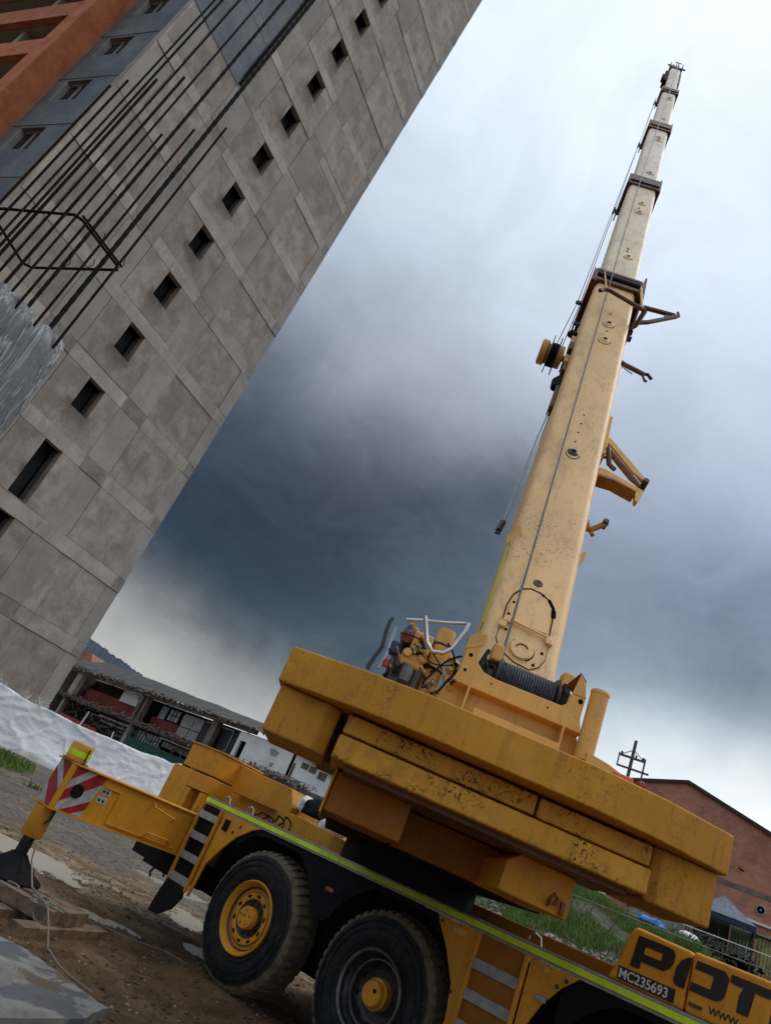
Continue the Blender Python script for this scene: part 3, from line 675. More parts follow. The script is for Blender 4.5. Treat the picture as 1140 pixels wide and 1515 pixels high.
# ------------------------------------------------------------------ tarp fence
fence = thing('tarp_fence', 'long sagging white tarp fence in front of the concrete tower base', 'fence', fr(-7.4, 24, 0, 75))
FP = [(-16, 21.0, .5, 2.3), (-11.5, 22.9, .42, 2.2), (-8.6, 24.1, .36, 2.03), (-6.9, 24.9, .36, 1.92), (-5.0, 26.0, .34, 1.94), (-3.55, 27.6, .30, 2.05), (-2.9, 28.4, .25, 2.15)]
def fpt(t):
    k = min(int(t), len(FP)-2); u = t-k; return tuple(FP[k][i]+(FP[k+1][i]-FP[k][i])*u for i in range(4))
def tarp(t0, t1):
    nx = int((t1-t0)*80); nzv = 26; vs = []; fs = []
    for i in range(nx+1):
        t = t0+(t1-t0)*i/nx; x, y, zb, zt = fpt(t)
        zt += .03*nz(t*2.1, 2)+.012*nz(t*11, 4)-.05*math.sin(math.pi*(t % 1))**2
        for j in range(nzv+1):
            v = j/nzv; z = zb+(zt-zb)*v
            f = .05*nz(x*.5+z*.4, z*.7, 3)+.035*(1-min(1, abs(nz(x*.55-z*1.9, z*1.2+x*.9, 6))*5))**2+.022*(1-min(1, abs(nz(x*1.1+z*2.6, z*1.8-x*.6, 9))*5))**2+.004*(1-min(1, abs(nz(x*2.6-z*3.2, z*3, 19))*5))**2 + .2*(1-v)**3
            vs.append((x+f*.45, y-f*.9-.05, z))
    for i in range(nx):
        for j in range(nzv): fs.append((i*(nzv+1)+j, (i+1)*(nzv+1)+j, (i+1)*(nzv+1)+j+1, i*(nzv+1)+j+1))
    mb = MB(); mb.raw(vs, fs)
    o = part('tarp_panel', mb, 'tarp', fence, I4, smooth=True, ang=80)
    s = o.modifiers.new('thick', 'SOLIDIFY'); s.thickness = .01
tarp(0, 2.0); tarp(2.0, 5.02); tarp(5.03, 6)
for t in (0, 1, 2.0, 3, 4, 5.02, 5.99):
    x, y, zb, zt = fpt(t); part('fence_post', MB().tube([(x, y+.06, zb-.4), (x, y+.06, zt-.08)], .03, 8), 'brownwood', fence, I4)
fr_mb = MB(); rr = random.Random(4)
for i in range(38):
    t = rr.uniform(1.2, 2.9); x, y, zb, zt = fpt(t); z = zt+.0; a = rr.uniform(0, 6.28)
    fr_mb.tube([(x, y-.1, z-.05), (x+.15*math.cos(a), y-.1+.1*math.sin(a), z+rr.uniform(.03, .2)), (x+.3*math.cos(a), y-.1, z+rr.uniform(-.1, .28))], .008, 4)
part('frayed_edge', fr_mb, 'white', fence, I4, kind='stuff')
x, y, zb, zt = fpt(5.5); part('yellow_sheet', MB().box(-.45, .45, -.30, -.28, .3, .62), simple('pale_yellow_sheet', (.50, .52, .12), .6), fence, fr(x-.1, y, 0, 60))

# ------------------------------------------------------------------ ruined two-storey building
RF = fr(-23.154, 80.746, 0, 133.4)
ruin = thing('ruined_building', 'half demolished two storey building with dark open bays and sagging roof edge', 'building', RF)
part('back_wall', MB().box(-.5, 27.4, 3.6, 3.8, 0, 7.4), 'brownwood', ruin, RF)
part('side_wall', MB().box(-.5, -.3, 0, 3.6, 0, 7.4), 'browncon', ruin, RF)
part('upper_floor', MB().box(-.5, 27.4, -.1, 4, 4.35, 4.75), 'browncon', ruin, RF, bev=.05)
part('roof_beam', MB().box(-.5, 29, -.2, .3, 7.05, 7.4), 'browncon', ruin, RF, bev=.05)
def corr():
    mb = MB(); vs = []; fs = []; n = 620
    for i in range(n+1):
        x = -1.5+35.5*i/n; z = .05*math.sin(x*2*math.pi/.22)
        sag = .08*nz(x*.3, 4)
        for (y, h) in ((-.5+.25*nz(x*1.2, 7), 7.68-.012*x), (4.6, 9.62-.036*x)): vs.append((x, y, h+z+sag))
    for i in range(n): fs.append((2*i, 2*i+2, 2*i+3, 2*i+1))
    mb.raw(vs, fs); part('roof', mb, 'roofold', ruin, RF)
corr()
for x0, x1 in ((1.35, 2.3), (13.1, 13.45), (13.9, 14.2), (23.7, 24.4)):
    part('column', MB().box(x0, x1, 0, .6, 4.75, 7.1), 'band' if x0 < 2 else 'browncon', ruin, RF, bev=.04)
for x0, x1 in ((1.2, 1.6), (13.3, 13.8), (23.7, 24.3)):
    part('column', MB().box(x0, x1, .1, .6, 0, 4.35), 'concrete', ruin, RF, bev=.04)
part('parapet', MB().box(2.4, 13.0, 1.3, 1.5, 4.75, 6.1), 'redwall', ruin, RF)
part('parapet', MB().box(14.3, 19.1, 1.3, 1.5, 4.75, 5.75), 'redwall', ruin, RF)
part('inner_wall', MB().box(11.7, 13.0, 1.2, 1.4, 5.9, 7.0), 'brownwood', ruin, RF)
part('window', MB().box(8.6, 11.5, 1.1, 1.25, 5.95, 7.1), 'white', ruin, RF)
part('shutter', MB().prism([(9.2, 7.15), (11.6, 6.95), (11.6, 6.65), (9.3, 7.05)], 'y', .8, 1.0), 'white', ruin, RF)
w = part('window', MB().box(14.7, 15.6, 1.55, 1.65, 5.75, 6.95), 'glassp', ruin, RF)
w = part('window', MB().box(16.1, 17.5, 1.55, 1.65, 5.9, 6.9), 'glassp', ruin, RF)
part('mullion', MB().box(16.55, 16.65, 1.48, 1.54, 5.9, 6.9).box(17.0, 17.1, 1.48, 1.54, 5.9, 6.9).box(16.1, 17.5, 1.45, 1.475, 6.35, 6.43), 'brownwood', w, RF)
part('window', MB().box(18.1, 18.9, 1.55, 1.65, 6.2, 6.8), 'glassp', ruin, RF)
for (a, b, c, d) in ((19.15, 20.6, 5.75, 6.85), (20.7, 21.9, 5.75, 6.85), (19.15, 20.5, 4.85, 5.68), (20.6, 21.9, 4.85, 5.68)):
    part('wall_board', MB().box(a, b, .75, .82, c, d), 'panelgrey', ruin, RF)
part('dark_curtain', MB().box(21.95, 23.6, .8, .9, 4.75, 7.05), 'darkblue', ruin, RF)
part('dark_curtain', MB().box(24.5, 27.3, .8, .9, 4.75, 7.0), 'darkblue', ruin, RF)
part('curtain_rail', MB().box(25.85, 25.95, .7, .76, 4.75, 7.0).box(24.5, 26.0, .6, .66, 6.75, 6.85).box(22.4, 23.4, .6, .66, 6.75, 6.85), 'panelgrey', ruin, RF)
part('green_net', MB().box(13.9, 22.6, .3, .4, 0, 3.3), 'green', ruin, RF)
part('window', MB().box(13.9, 17.6, .9, 1.0, 3.35, 4.2), 'glassp', ruin, RF)
mm_ = MB()
for i in range(8): mm_.box(14.1+i*.45, 14.18+i*.45, .84, .9, 3.35, 4.2)
part('mullion', mm_, 'dsteel', ruin, RF)
part('window', MB().box(18, 22.5, .9, 1.0, 3.6, 4.05), 'panelgrey', ruin, RF)
part('pale_rail', MB().box(8.2, 13.2, .2, .3, 3.95, 4.1).box(8.4, 12.9, .5, .6, 3.6, 3.72).box(18.4, 23.2, .0, .1, 4.12, 4.24), 'panelgrey', ruin, RF)
part('red_sheet', MB().prism([(3, 2.9), (9.8, 2.75), (10.2, 1.9), (3, 1.6)], 'y', -.4, -.3), simple('faded_red_sheet', (.30, .035, .03), .7), ruin, RF)
part('leaning_pole', MB().tube([(7.1, -.2, 3.9), (7.7, -.8, 2.0)], .09, 6).tube([(12.3, -.2, 3.1), (13.2, -.6, 1.2)], .08, 6), 'white', ruin, RF)
rb = MB(); r_ = random.Random(5)
for i in range(950):
    x = r_.uniform(-.4, 34); k = r_.random()
    z = (7.35 if k < .6 else 4.62)+r_.gauss(0, .13); y = r_.uniform(-.75, 0)
    if k >= .6 and x > 27: continue
    rb.rock((x, y, z), r_.uniform(.04, .22), r_.random()*1e5, .8)
part('broken_masonry', rb, 'browncon', ruin, RF, kind='stuff')
rb = MB()
for i in range(260):
    x = r_.uniform(2, 24); z = r_.uniform(2.0, 4.2)
    if 13.8 < x < 22.7 and z < 3.4: continue
    a = r_.uniform(-1.5, 1.5); L = r_.uniform(.2, 1.2); rb.tube([(x, r_.uniform(-.3, 1), z), (x+L*math.cos(a), r_.uniform(-.4, 1), z+L*math.sin(a)*.6)], r_.uniform(.02, .06), 4)
part('debris', rb, 'browncon', ruin, RF, kind='stuff')

wb_ = thing('white_annex', 'white painted upper block with a narrow dark doorway at the ruin end', 'building', RF)
part('wall', MB().box(27.5, 27.85, -.1, .15, 4.5, 6.9).box(28.6, 33.6, -.1, .15, 4.5, 6.9).box(27.85, 28.6, -.1, .15, 6.25, 6.9), 'whitewall', wb_, RF)
part('wall', MB().box(27.5, 33.6, .3, 3.5, 0, 6.9).box(27.5, 33.6, -.05, .3, 0, 4.5), 'gap', wb_, RF)
part('bare_patch', MB().prism([(31.3, 6.45), (31.9, 6.5), (32.4, 6.3), (32.2, 6.0), (31.7, 5.95), (31.5, 6.15)], 'y', -.13, -.1).prism([(31.9, 5.45), (32.3, 5.5), (32.25, 5.2), (31.95, 5.15)], 'y', -.13, -.1), 'panelgrey', wb_, RF)
rb = MB()
for i in range(500):
    rb.rock((r_.uniform(27.2, 37), r_.uniform(-1.2, 0), 4.55+r_.gauss(0, .14)), r_.uniform(.04, .2), r_.random()*1e5, .8)
for i in range(60):
    x, y, z = r_.uniform(31, 37), r_.uniform(-1, 0), 4.7; rb.tube([(x, y, z), (x+r_.uniform(-.3, .3), y, z+.25), (x+r_.uniform(-.6, .6), y, z+r_.uniform(-.1, .3))], .02, 4)
part('roof_rubble', rb, 'browncon', wb_, RF, kind='stuff')
part('lower_wall', MB().box(27.3, 40, -.9, -.3, 0, 4.5), 'browncon', wb_, RF)
HF = fr(1.5, 58, 0, 88)
hs = thing('white_house', 'small white gabled house with three brown window holes beside the white annex', 'house', HF)
part('wall', MB().prism([(0, 2), (3.3, 2), (3.3, 6.62), (.1, 6.85)], 'y', 0, 3), 'whitewall', hs, HF)
part('roof', MB().prism([(-.1, 6.98), (.2, 7.1), (3.7, 6.45), (3.7, 6.3), (.2, 6.9)], 'y', -.5, 3.2), 'white', hs, HF)
for a, b, c, d in ((.72, 1.3, 5.98, 6.42), (1.4, 1.95, 5.95, 6.42), (2.2, 2.85, 5.75, 6.3)):
    part('window', MB().box(a, b, -.03, .0, c, d), 'browncon', hs, HF)
part('door', MB().box(.12, .32, -.03, 0, 5.0, 6.1), 'browncon', hs, HF)
# roofs beyond
hb = thing('far_house', 'low house with terracotta tiled roof far beyond the ruin roof', 'house', fr(-31, 108, 0, 110))
part('roof', MB().prism([(-1, 9.9), (2.6, 9.9), (1.6, 12.0), (0.4, 12.0)], 'y', 0, 5), 'terracotta', hb, fr(-31, 108, 0, 110))
part('wall', MB().box(-.7, 4.3, .3, 4.8, 0, 9.9), 'panelgrey', hb, fr(-31, 108, 0, 110))
h2 = thing('far_warehouse', 'long low pale roofed shed on the skyline beyond the ruin', 'building', fr(-28, 112, 0, 120))
part('roof', MB().prism([(-1, 10.4), (15, 10.4), (13.5, 11.3), (.5, 12.2)], 'y', 0, 6), 'panelgrey', h2, fr(-28, 112, 0, 120))
part('wall', MB().box(-.7, 16.6, .2, 5.8, 0, 10.4), 'panelgrey', h2, fr(-28, 112, 0, 120))

# ------------------------------------------------------------------ brick warehouse on the right
WP = Vector((50*math.sin(R(29)), 50*math.cos(R(29)), 0)); WF = fr(WP.x, WP.y, 0, 119)
wh = thing('brick_warehouse', 'big red brick gabled warehouse wall with thin dark roof edge at right', 'building', WF)
gable = [(-9, 10.9), (0.05, 13.62), (13, 9.75)]
part('upper_wall', MB().prism([(-9, 8.86)] + gable + [(13, 8.86)], 'y', 0, .3), 'brick', wh, WF)
part('lower_wall', MB().box(-9, 13, .0, .3, 3, 8.58), 'brick', wh, WF)
part('floor_beam', MB().box(-9, 13, -.02, .3, 8.585, 8.855), 'browncon', wh, WF)
part('roof_trim', MB().prism([(-9.2, 10.92), (0.05, 13.7), (13.2, 9.78), (13.2, 9.6), (0.05, 13.5), (-9.2, 10.72)], 'y', -.18, -.02), 'brownwood', wh, WF)
part('roof', MB().prism([(-9.2, 10.95), (0.05, 13.72), (13.2, 9.8), (13.2, 9.72), (0.05, 13.62), (-9.2, 10.87)], 'y', -.02, 26), 'roofold', wh, WF)
part('side_wall', MB().box(-9, -8.7, .3, 26, 3, 10.8).box(12.7, 13, .3, 26, 3, 9.6), 'brick', wh, WF)
part('skirting_ledge', MB().box(3.6, 13, -.16, 0, 7.2, 7.32), 'white', wh, WF)
part('wall_hole', MB().prism([(3.45, 9.78), (3.75, 9.72), (3.85, 9.62), (3.55, 9.66)], 'y', -.012, 0), 'gap', wh, WF)
fan = part('wall_fan', MB().lathe([(.26, -.02), (.26, -.08), (.2, -.09), (.19, -.02)], 'y', 24, (4.9, 0, 7.98)), 'panelgrey', wh, WF, smooth=True)
part('fan_hole', MB().lathe([(.0, -.03), (.195, -.03)], 'y', 24, (4.9, 0, 7.98)), 'gap', fan, WF)
part('fan_hub', MB().lathe([(0, -.07), (.05, -.07), (.05, -.03)], 'y', 12, (4.9, 0, 7.98)), 'panelgrey', fan, WF)

GFm = fr(43*math.sin(R(33)), 43*math.cos(R(33)), 0, 123)
gz_ = thing('gazebo', 'grey blue pyramid canopy gazebo with navy valance by the brick wall', 'gazebo', GFm)
gx0, gx1 = -1.85, 1.13; gy0, gy1 = 0, 2.9
def canopy():
    mb = MB(); vs = []; fs = []; n = 40; ap = (-.36, 1.45, 7.35); rings = 12
    per = []
    for i in range(n*4):
        s_ = i//n; t = (i % n)/n
        p = [(gx0+(gx1-gx0)*t, gy0), (gx1, gy0+(gy1-gy0)*t), (gx1-(gx1-gx0)*t, gy1), (gx0, gy1-(gy1-gy0)*t)][s_]; per.append(p)
    for j in range(rings+1):
        t = j/rings
        for (x, y) in per: vs.append((ap[0]+(x-ap[0])*t, ap[1]+(y-ap[1])*t, ap[2]+(6.27-ap[2])*(t**.85)+.02*nz(x*2, y*2, t*3)))
    N = n*4
    for j in range(rings):
        for i in range(N): fs.append((j*N+i, j*N+(i+1) % N, (j+1)*N+(i+1) % N, (j+1)*N+i))
    mb.raw(vs, fs); return mb
part('canopy', canopy(), 'bluetarp', gz_, GFm, smooth=True)
part('valance', MB().box(gx0, gx1, -.02, .02, 6.0, 6.26).box(gx1-.01, gx1+.02, .03, gy1, 6.0, 6.26).box(gx0-.02, gx0+.01, .03, gy1, 6.0, 6.26), 'navy', gz_, GFm)
for x, y in ((gx0+.05, .06), (gx1-.05, .06), (gx0+.05, gy1-.05), (gx1-.05, gy1-.05)):
    part('leg', MB().tube([(x, y, 3.8), (x, y, 6.2)], .035, 8), 'dsteel', gz_, GFm)
SHm = fr(46*math.sin(R(34)), 46*math.cos(R(34)), 0, 124)
sh = thing('corrugated_shed', 'low pale green corrugated sheet shed behind the gazebo legs', 'shed', SHm)
def corrwall(x0, x1, y, z0, z1, pitch=.16, amp=.03):
    mb = MB(); n = int((x1-x0)/pitch*4); vs = []; fs = []
    for i in range(n+1):
        x = x0+(x1-x0)*i/n; o = amp*math.sin(2*math.pi*i/4)
        vs += [(x, y+o, z0), (x, y+o, z1)]
    for i in range(n): fs.append((2*i, 2*i+2, 2*i+3, 2*i+1))
    mb.raw(vs, fs); return mb
part('wall', corrwall(-.7, .42, 0, 3.5, 6.3), 'greenshed', sh, SHm)
part('wall', corrwall(.5, 3.6, -.1, 3.5, 6.15), 'rustshed', sh, SHm)
part('roof', MB().box(.3, 5, -.3, 2, 6.25, 6.33), 'greenshed', sh, SHm)
part('beam', MB().box(-.6, .5, -.2, -.1, 4.9, 5.02).box(.3, .5, -.25, -.15, 5.4, 5.5), 'gap', sh, SHm)
part('brown_side', MB().box(-2.4, -.75, 0, .3, 3.5, 6.3), 'brownwood', sh, SHm)
jk = thing('scrap_pile', 'untidy pile of dark scrap and branches left of the gazebo leg', 'scrap', SHm)
mb = MB(); r_ = random.Random(8)
for i in range(160):
    x, z = r_.uniform(-2.6, .3), r_.uniform(4.3, 5.2); a = r_.uniform(0, 3.1); L = r_.uniform(.1, .7)
    mb.tube([(x, r_.uniform(-1.2, -.3), z), (x+L*math.cos(a), r_.uniform(-1.2, -.3), z+L*math.sin(a))], r_.uniform(.008, .03), 4)
part('scrap_sticks', mb, 'panelgrey', jk, SHm, kind='stuff')
mb = MB()
for i in range(70): mb.rock((r_.uniform(-2.4, .9), r_.uniform(-1.6, -.5), 4.3+r_.uniform(0, .5)), r_.uniform(.06, .22), r_.random()*1e5)
part('scrap_lumps', mb, 'gap', jk, SHm, kind='stuff')

def pos(az, d, z): return Vector((d*math.sin(R(az)), d*math.cos(R(az)), z))
dr = pos(29.6, 35, 0); g0 = th(dr.x, dr.y)-.05
tag(part('cable_drum', MB().lathe([(0, -.3), (.42, -.3), (.42, -.24), (.24, -.22), (.24, .22), (.42, .24), (.42, .3), (0, .3)], 'y', 20), 'stonew', None, fr(dr.x, dr.y, g0+.62, 29.6+90+25), smooth=True), 'round beige wooden cable drum lying on the grass bank', 'cable drum')
def crate(az, d, lab, zz):
    p = pos(az, d, 0); p.z = th(p.x, p.y)+.12; f = fr(p.x, p.y, p.z, az+90)
    t = thing('pallet_crate', lab, 'crate', f)
    for i in range(4): part('slat', MB().box(-.55, .55, -.02, .02, .1+i*.16, .21+i*.16), 'panelgrey', t, f)
    for x in (-.5, 0, .45): part('upright', MB().box(x, x+.09, .025, .09, 0, .74), 'browncon', t, f)
crate(27.7, 35.5, 'pale slatted crate standing on the grass bank above the blue tarp', 4.4)
p = pos(26.8, 35.5, 4.45); tag(part('white_box', MB().box(-.28, .28, -.2, .2, 0, .4), 'glassp', None, fr(p.x, p.y, p.z, 100), bev=.02), 'small pale blue-white box left of the slatted crate', 'box')
def lump(name, az, d, z, r, mat, lab, cat, sq=.6, seed=1, st=1.0):
    p = pos(az, d, z); bm = bmesh.new(); bmesh.ops.create_icosphere(bm, subdivisions=3, radius=1)
    for v in bm.verts:
        n = 1+.35*nz(v.co.x*1.8+seed, v.co.y*1.8, v.co.z*1.8)+.12*nz(v.co.x*5, v.co.y*5+seed, v.co.z*5)
        v.co = Vector((v.co.x*r*n*st, v.co.y*r*n, max(-.3*r, v.co.z*r*n*sq)))
    me = bpy.data.meshes.new(name); bm.to_mesh(me); bm.free(); me.materials.append(M[mat]); me.shade_smooth()
    return tag(put(name, me, None, fr(p.x, p.y, p.z, az+90)), lab, cat)
M['bluesheet'] = simple('bright_blue_sheet', (.05, .22, .55), .5, 0, .3, 4)
lump('blue_sheet', 28.5, 34.5, 4.05, .5, 'bluesheet', 'crumpled bright blue sheet on the grass bank beside the drum', 'plastic sheet', .4, 2, 1.3)
lump('white_sack', 30.7, 34.5, 4.0, .42, 'white', 'white stuffed sack lying on the bank right of the drum', 'sack', .6, 3, 1.3)
lump('white_sack', 32.7, 33, 3.3, .4, 'panelgrey', 'grey white bag of rubbish below the gazebo', 'sack', .5, 4, 1.5)
lump('white_sack', 2.6, 19.5, 1.75, .28, 'white', 'crumpled white sack on the spoil heap under the counterweight', 'sack', .7, 9, 1.2)
# strung guide lines on the bank
def post(az, d, z0, z1): p = pos(az, d, 0); return (p.x, p.y, z1)
for zc, nm, lab, mt in ((0, 'guide_cable', 'upper thin pale cable strung above the grassy bank', 'white'), (-.42, 'guide_cable', 'lower thin yellowish cable strung above the grassy bank', 'stonew')):
    pts = [pos(a, 31-.12*(a-23), 4.12+zc-.008*(a-15)*0+.03*math.sin((a-10)/26*math.pi)*-1) for a in range(10, 37, 2)]
    tag(part(nm, MB().tube(pts, .018, 5), mt), lab, 'cable')
for az in (12, 36):
    p = pos(az, 31, 0); tag(part('guide_post', MB().tube([(p.x, p.y, th(p.x, p.y)-.2), (p.x, p.y, 4.3)], .04, 8), 'browncon'), 'thin %s post holding the two guide cables on the bank' % ('left' if az == 12 else 'right'), 'post')
# utility pole
pp = pos(25.05, 45, 0); PF = fr(pp.x, pp.y, 0, 115)
up = thing('utility_pole', 'dark utility pole with two cross arms against the bright sky', 'utility pole', PF)
part('pole', MB().tube([(0, 0, 3.5), (0, 0, 13.75)], [.13, .09], 10), 'polec', up, PF, smooth=True)
part('cross_arm', MB().box(-.72, .72, -.16, -.06, 12.62, 12.74), 'polec', up, PF)
part('cross_arm', MB().box(-.75, 1.05, -.16, -.06, 12.0, 12.1), 'polec', up, PF)
part('arm_end', MB().box(-.76, -.68, -.16, -.06, 12.1, 12.8).box(.66, .76, -.16, -.06, 11.3, 12.85), 'polec', up, PF)
part('arm_brace', MB().tube([(-.6, -.1, 12.74), (0, -.1, 13.15)], .025, 5).tube([(.6, -.1, 12.74), (0, -.1, 13.15)], .025, 5), 'polec', up, PF)
for x in (-.6, .6, .2): part('insulator', MB().lathe([(0, 12.74), (.05, 12.76), (.07, 12.82), (.04, 12.9), (0, 12.92)], 'z', 8, (x, -.11, 0)), 'polec', up, PF)

# ================================================================== THE CRANE
CH = fr(.4275, 8.3885, 0, 137)       # chassis frame: x to the right along the chassis, y inward, z up
HUBZ = .72
crane = thing('mobile_crane', 'large worn yellow mobile telescopic crane with boom raised high over its counterweight', 'crane', CH)
def cp(name, mb, mat, bev=0, parent=None, frame=CH, **k): return part(name, mb, mat, parent or crane, frame, bev, **k)
# frame & deck
cp('chassis_frame', MB().box(-2.0, 9.0, .62, 2.1, .62, 1.42), 'black')
cp('wheel_well_liner', MB().box(-.75, 2.3, .50, .56, .5, 1.5).box(3.2, 6.3, .50, .56, .5, 1.5), 'black')  # plain black plates put the darkness of the wheel wells into the colour
cp('deck', MB().box(-1.33, 3.66, .03, 2.7, 1.525, 1.59).box(3.66, 9, .03, 2.7, 1.525, 1.59), 'black', .004)
cp('deck_edge', MB().box(-1.36, 9, -.012, .028, 1.585, 1.603), 'steel')
cp('reflective_strip', MB().box(-1.355, 2.07, -.016, -.002, 1.535, 1.582).box(2.074, 9, -.016, -.002, 1.535, 1.582), 'lime')
cp('deck_lip', MB().box(-1.35, 9, -.006, .026, 1.515, 1.531), 'greystep')
# raised housing behind the ladder
cp('rear_housing', MB().prism([(-2.0, 1.0), (.5, 1.0), (.5, 1.70), (.07, 1.765), (-.80, 1.80), (-.80, 1.86), (-.93, 2.06), (-2.0, 2.10)], 'y', .8, 2.3), 'cw', .012)
cp('housing_ledge', MB().box(-1.75, -1.0, .66, .79, 1.75, 1.765), 'orange', .006)
cp('long_beam', MB().box(.5, 3.66, .75, .9, 1.6, 1.70), 'orange', .006)
hz_ = MB()
def arc3(x0, x1, y, z, h, n=14): return [(x0+(x1-x0)*i/n, y+.03*math.sin(i*.7), z+h*math.sin(math.pi*i/n)) for i in range(n+1)]
for a in ((-.72, -.52, .5, 1.61, .10), (-.68, -.48, .58, 1.61, .12), (-.80, -.62, .42, 1.61, .06), (-1.1, -.8, .55, 1.61, .06)): hz_.tube(arc3(*a), .010, 6)
cp('hydraulic_hose', hz_, 'rubber')
for x in (-1.15, -.72, 2.92):
    cp('lashing_ring', MB().tube([(x, .06, 1.60), (x+.01, .06, 1.65), (x+.05, .06, 1.675), (x+.1, .06, 1.66), (x+.12, .06, 1.60)], .008, 6), 'chrome')
# rear cabinets
cp('rear_cabinet', MB().box(-2.63, -1.99, .4, 1.2, 1.82, 2.12), 'yellow', .012)
cp('cabinet_lid', MB().box(-2.65, -1.97, .38, 1.22, 2.122, 2.14), 'yellow', .004)
cb = cp('rear_cabinet', MB().box(-2.8, -2.36, .4, 1.2, 1.0, 1.80).box(-2.35, -1.98, .4, 1.2, 1.60, 1.80).box(-2.35, -2.25, .4, 1.2, 1.0, 1.59).box(-2.04, -1.98, .4, 1.2, 1.0, 1.59), 'yellow', .008)
cp('cabinet_recess', MB().box(-2.25, -2.04, .52, .56, 1.0, 1.59), 'orange', parent=cb)
cp('rear_bumper', MB().box(-2.9, -1.45, .5, 2.2, .62, 1.0), 'black')
# ladder
def ladder(x0, x1, zs, z_bot, yel_back):
    L = cp('ladder', MB().box(x0-.03, x0, -.05, -.015, z_bot, 1.51).box(x1, x1+.03, -.05, -.015, z_bot-.04, 1.51), 'yellow', .003)
    for z in zs: cp('step', MB().box(x0+.002, x1-.002, -.046, -.02, z, z+.078), 'greystep', .003, parent=L)
    cp('ladder_back', MB().box(x0+.002, x1-.002, -.014, .0, z_bot+.03, 1.51), 'orange' if yel_back else 'black', parent=L)
ladder(-1.33, -1.0, (1.355, 1.125, .90, .67), .66, False)
ladder(2.57, 2.98, (1.255, 1.035, .82, .60), .5, True)
cp('mud_flap', MB().prism([(-1.35, .66), (-1.0, .66), (-.98, .56), (-1.06, .42), (-1.25, .30), (-1.42, .29), (-1.40, .45)], 'y', -.04, -.02), 'rubber', .004)
# side skins
sk = cp('side_panel', MB().prism([(-.962, 1.51), (-.962, .60), (-.93, .60), (-.90, .95), (-.78, 1.14), (-.62, 1.33), (-.42, 1.465), (-.30, 1.51)], 'y', -.012, .012), 'yellow', .003)
cp('switch_box', MB().box(-.885, -.80, -.03, -.013, 1.335, 1.455), 'black', .004, parent=sk)
for x, z in ((-.62, 1.44), (-.70, 1.36)): cp('bolt', MB().lathe([(0, -.022), (.014, -.022), (.016, -.013)], 'y', 10, (x, 0, z)), 'dsteel', parent=sk)
sk = cp('side_panel', MB().prism([(2.11, 1.51), (2.15, 1.45), (2.28, 1.30), (2.42, 1.08), (2.46, .85), (2.43, .5), (2.53, .5), (2.53, 1.51)], 'y', -.012, .012), 'yellow', .003)
cp('maker_plate', MB().box(2.30, 2.43, -.018, -.013, 1.43, 1.475), 'tan', parent=sk)
for x, z in ((2.17, 1.47), (2.44, 1.03), (2.43, .8)): cp('bolt', MB().lathe([(0, -.022), (.012, -.022), (.014, -.013)], 'y', 10, (x, 0, z)), 'dsteel', parent=sk)
cp('tow_eye', MB().lathe([(.012, .09), (.03, .08), (.045, .085), (.05, .098)], 'y', 20, (2.79, 0, 1.42)), 'greystep', smooth=True)
sk = cp('side_panel', MB().prism([(3.02, .5), (3.02, 1.51), (3.42, 1.51), (3.30, 1.40), (3.18, 1.24), (3.08, 1.02), (3.05, .75), (3.06, .5)], 'y', -.012, .012), 'yellow', .003)
for x, z in ((3.33, 1.46), (3.27, 1.40)): cp('bolt', MB().lathe([(0, -.024), (.014, -.024), (.017, -.013)], 'y', 10, (x, 0, z)), 'dsteel', parent=sk)
cp('clip', MB().box(3.13, 3.22, -.03, -.013, 1.26, 1.30), 'steel', .003, parent=sk)
cp('plate', MB().lathe([(0, -.016), (.02, -.016), (.021, -.013)], 'y', 12, (3.16, 0, 1.47)), 'tan', parent=sk)
def skirt(x0, x1, hubs):
    top = 1.51; n = 60; pts = []
    for i in range(n+1):
        x = x0+(x1-x0)*i/n; z = 1.02
        for h in hubs:
            q = .80**2-(x-h)**2
            if q > 0: z = max(z, HUBZ+math.sqrt(q))
        pts.append((x, min(z, 1.46)))
    return MB().prism(pts+[(x1, top), (x0, top)], 'y', .014, .03)
f1 = cp('fender', skirt(-.6, 2.16, (0, 1.69)), 'black')
cp('marker_lamp', MB().box(.83, .93, -.004, .012, 1.27, 1.305), 'copper', .003, parent=f1)
cp('fender', skirt(3.3, 7.0, (4.05, 5.7)), 'black')
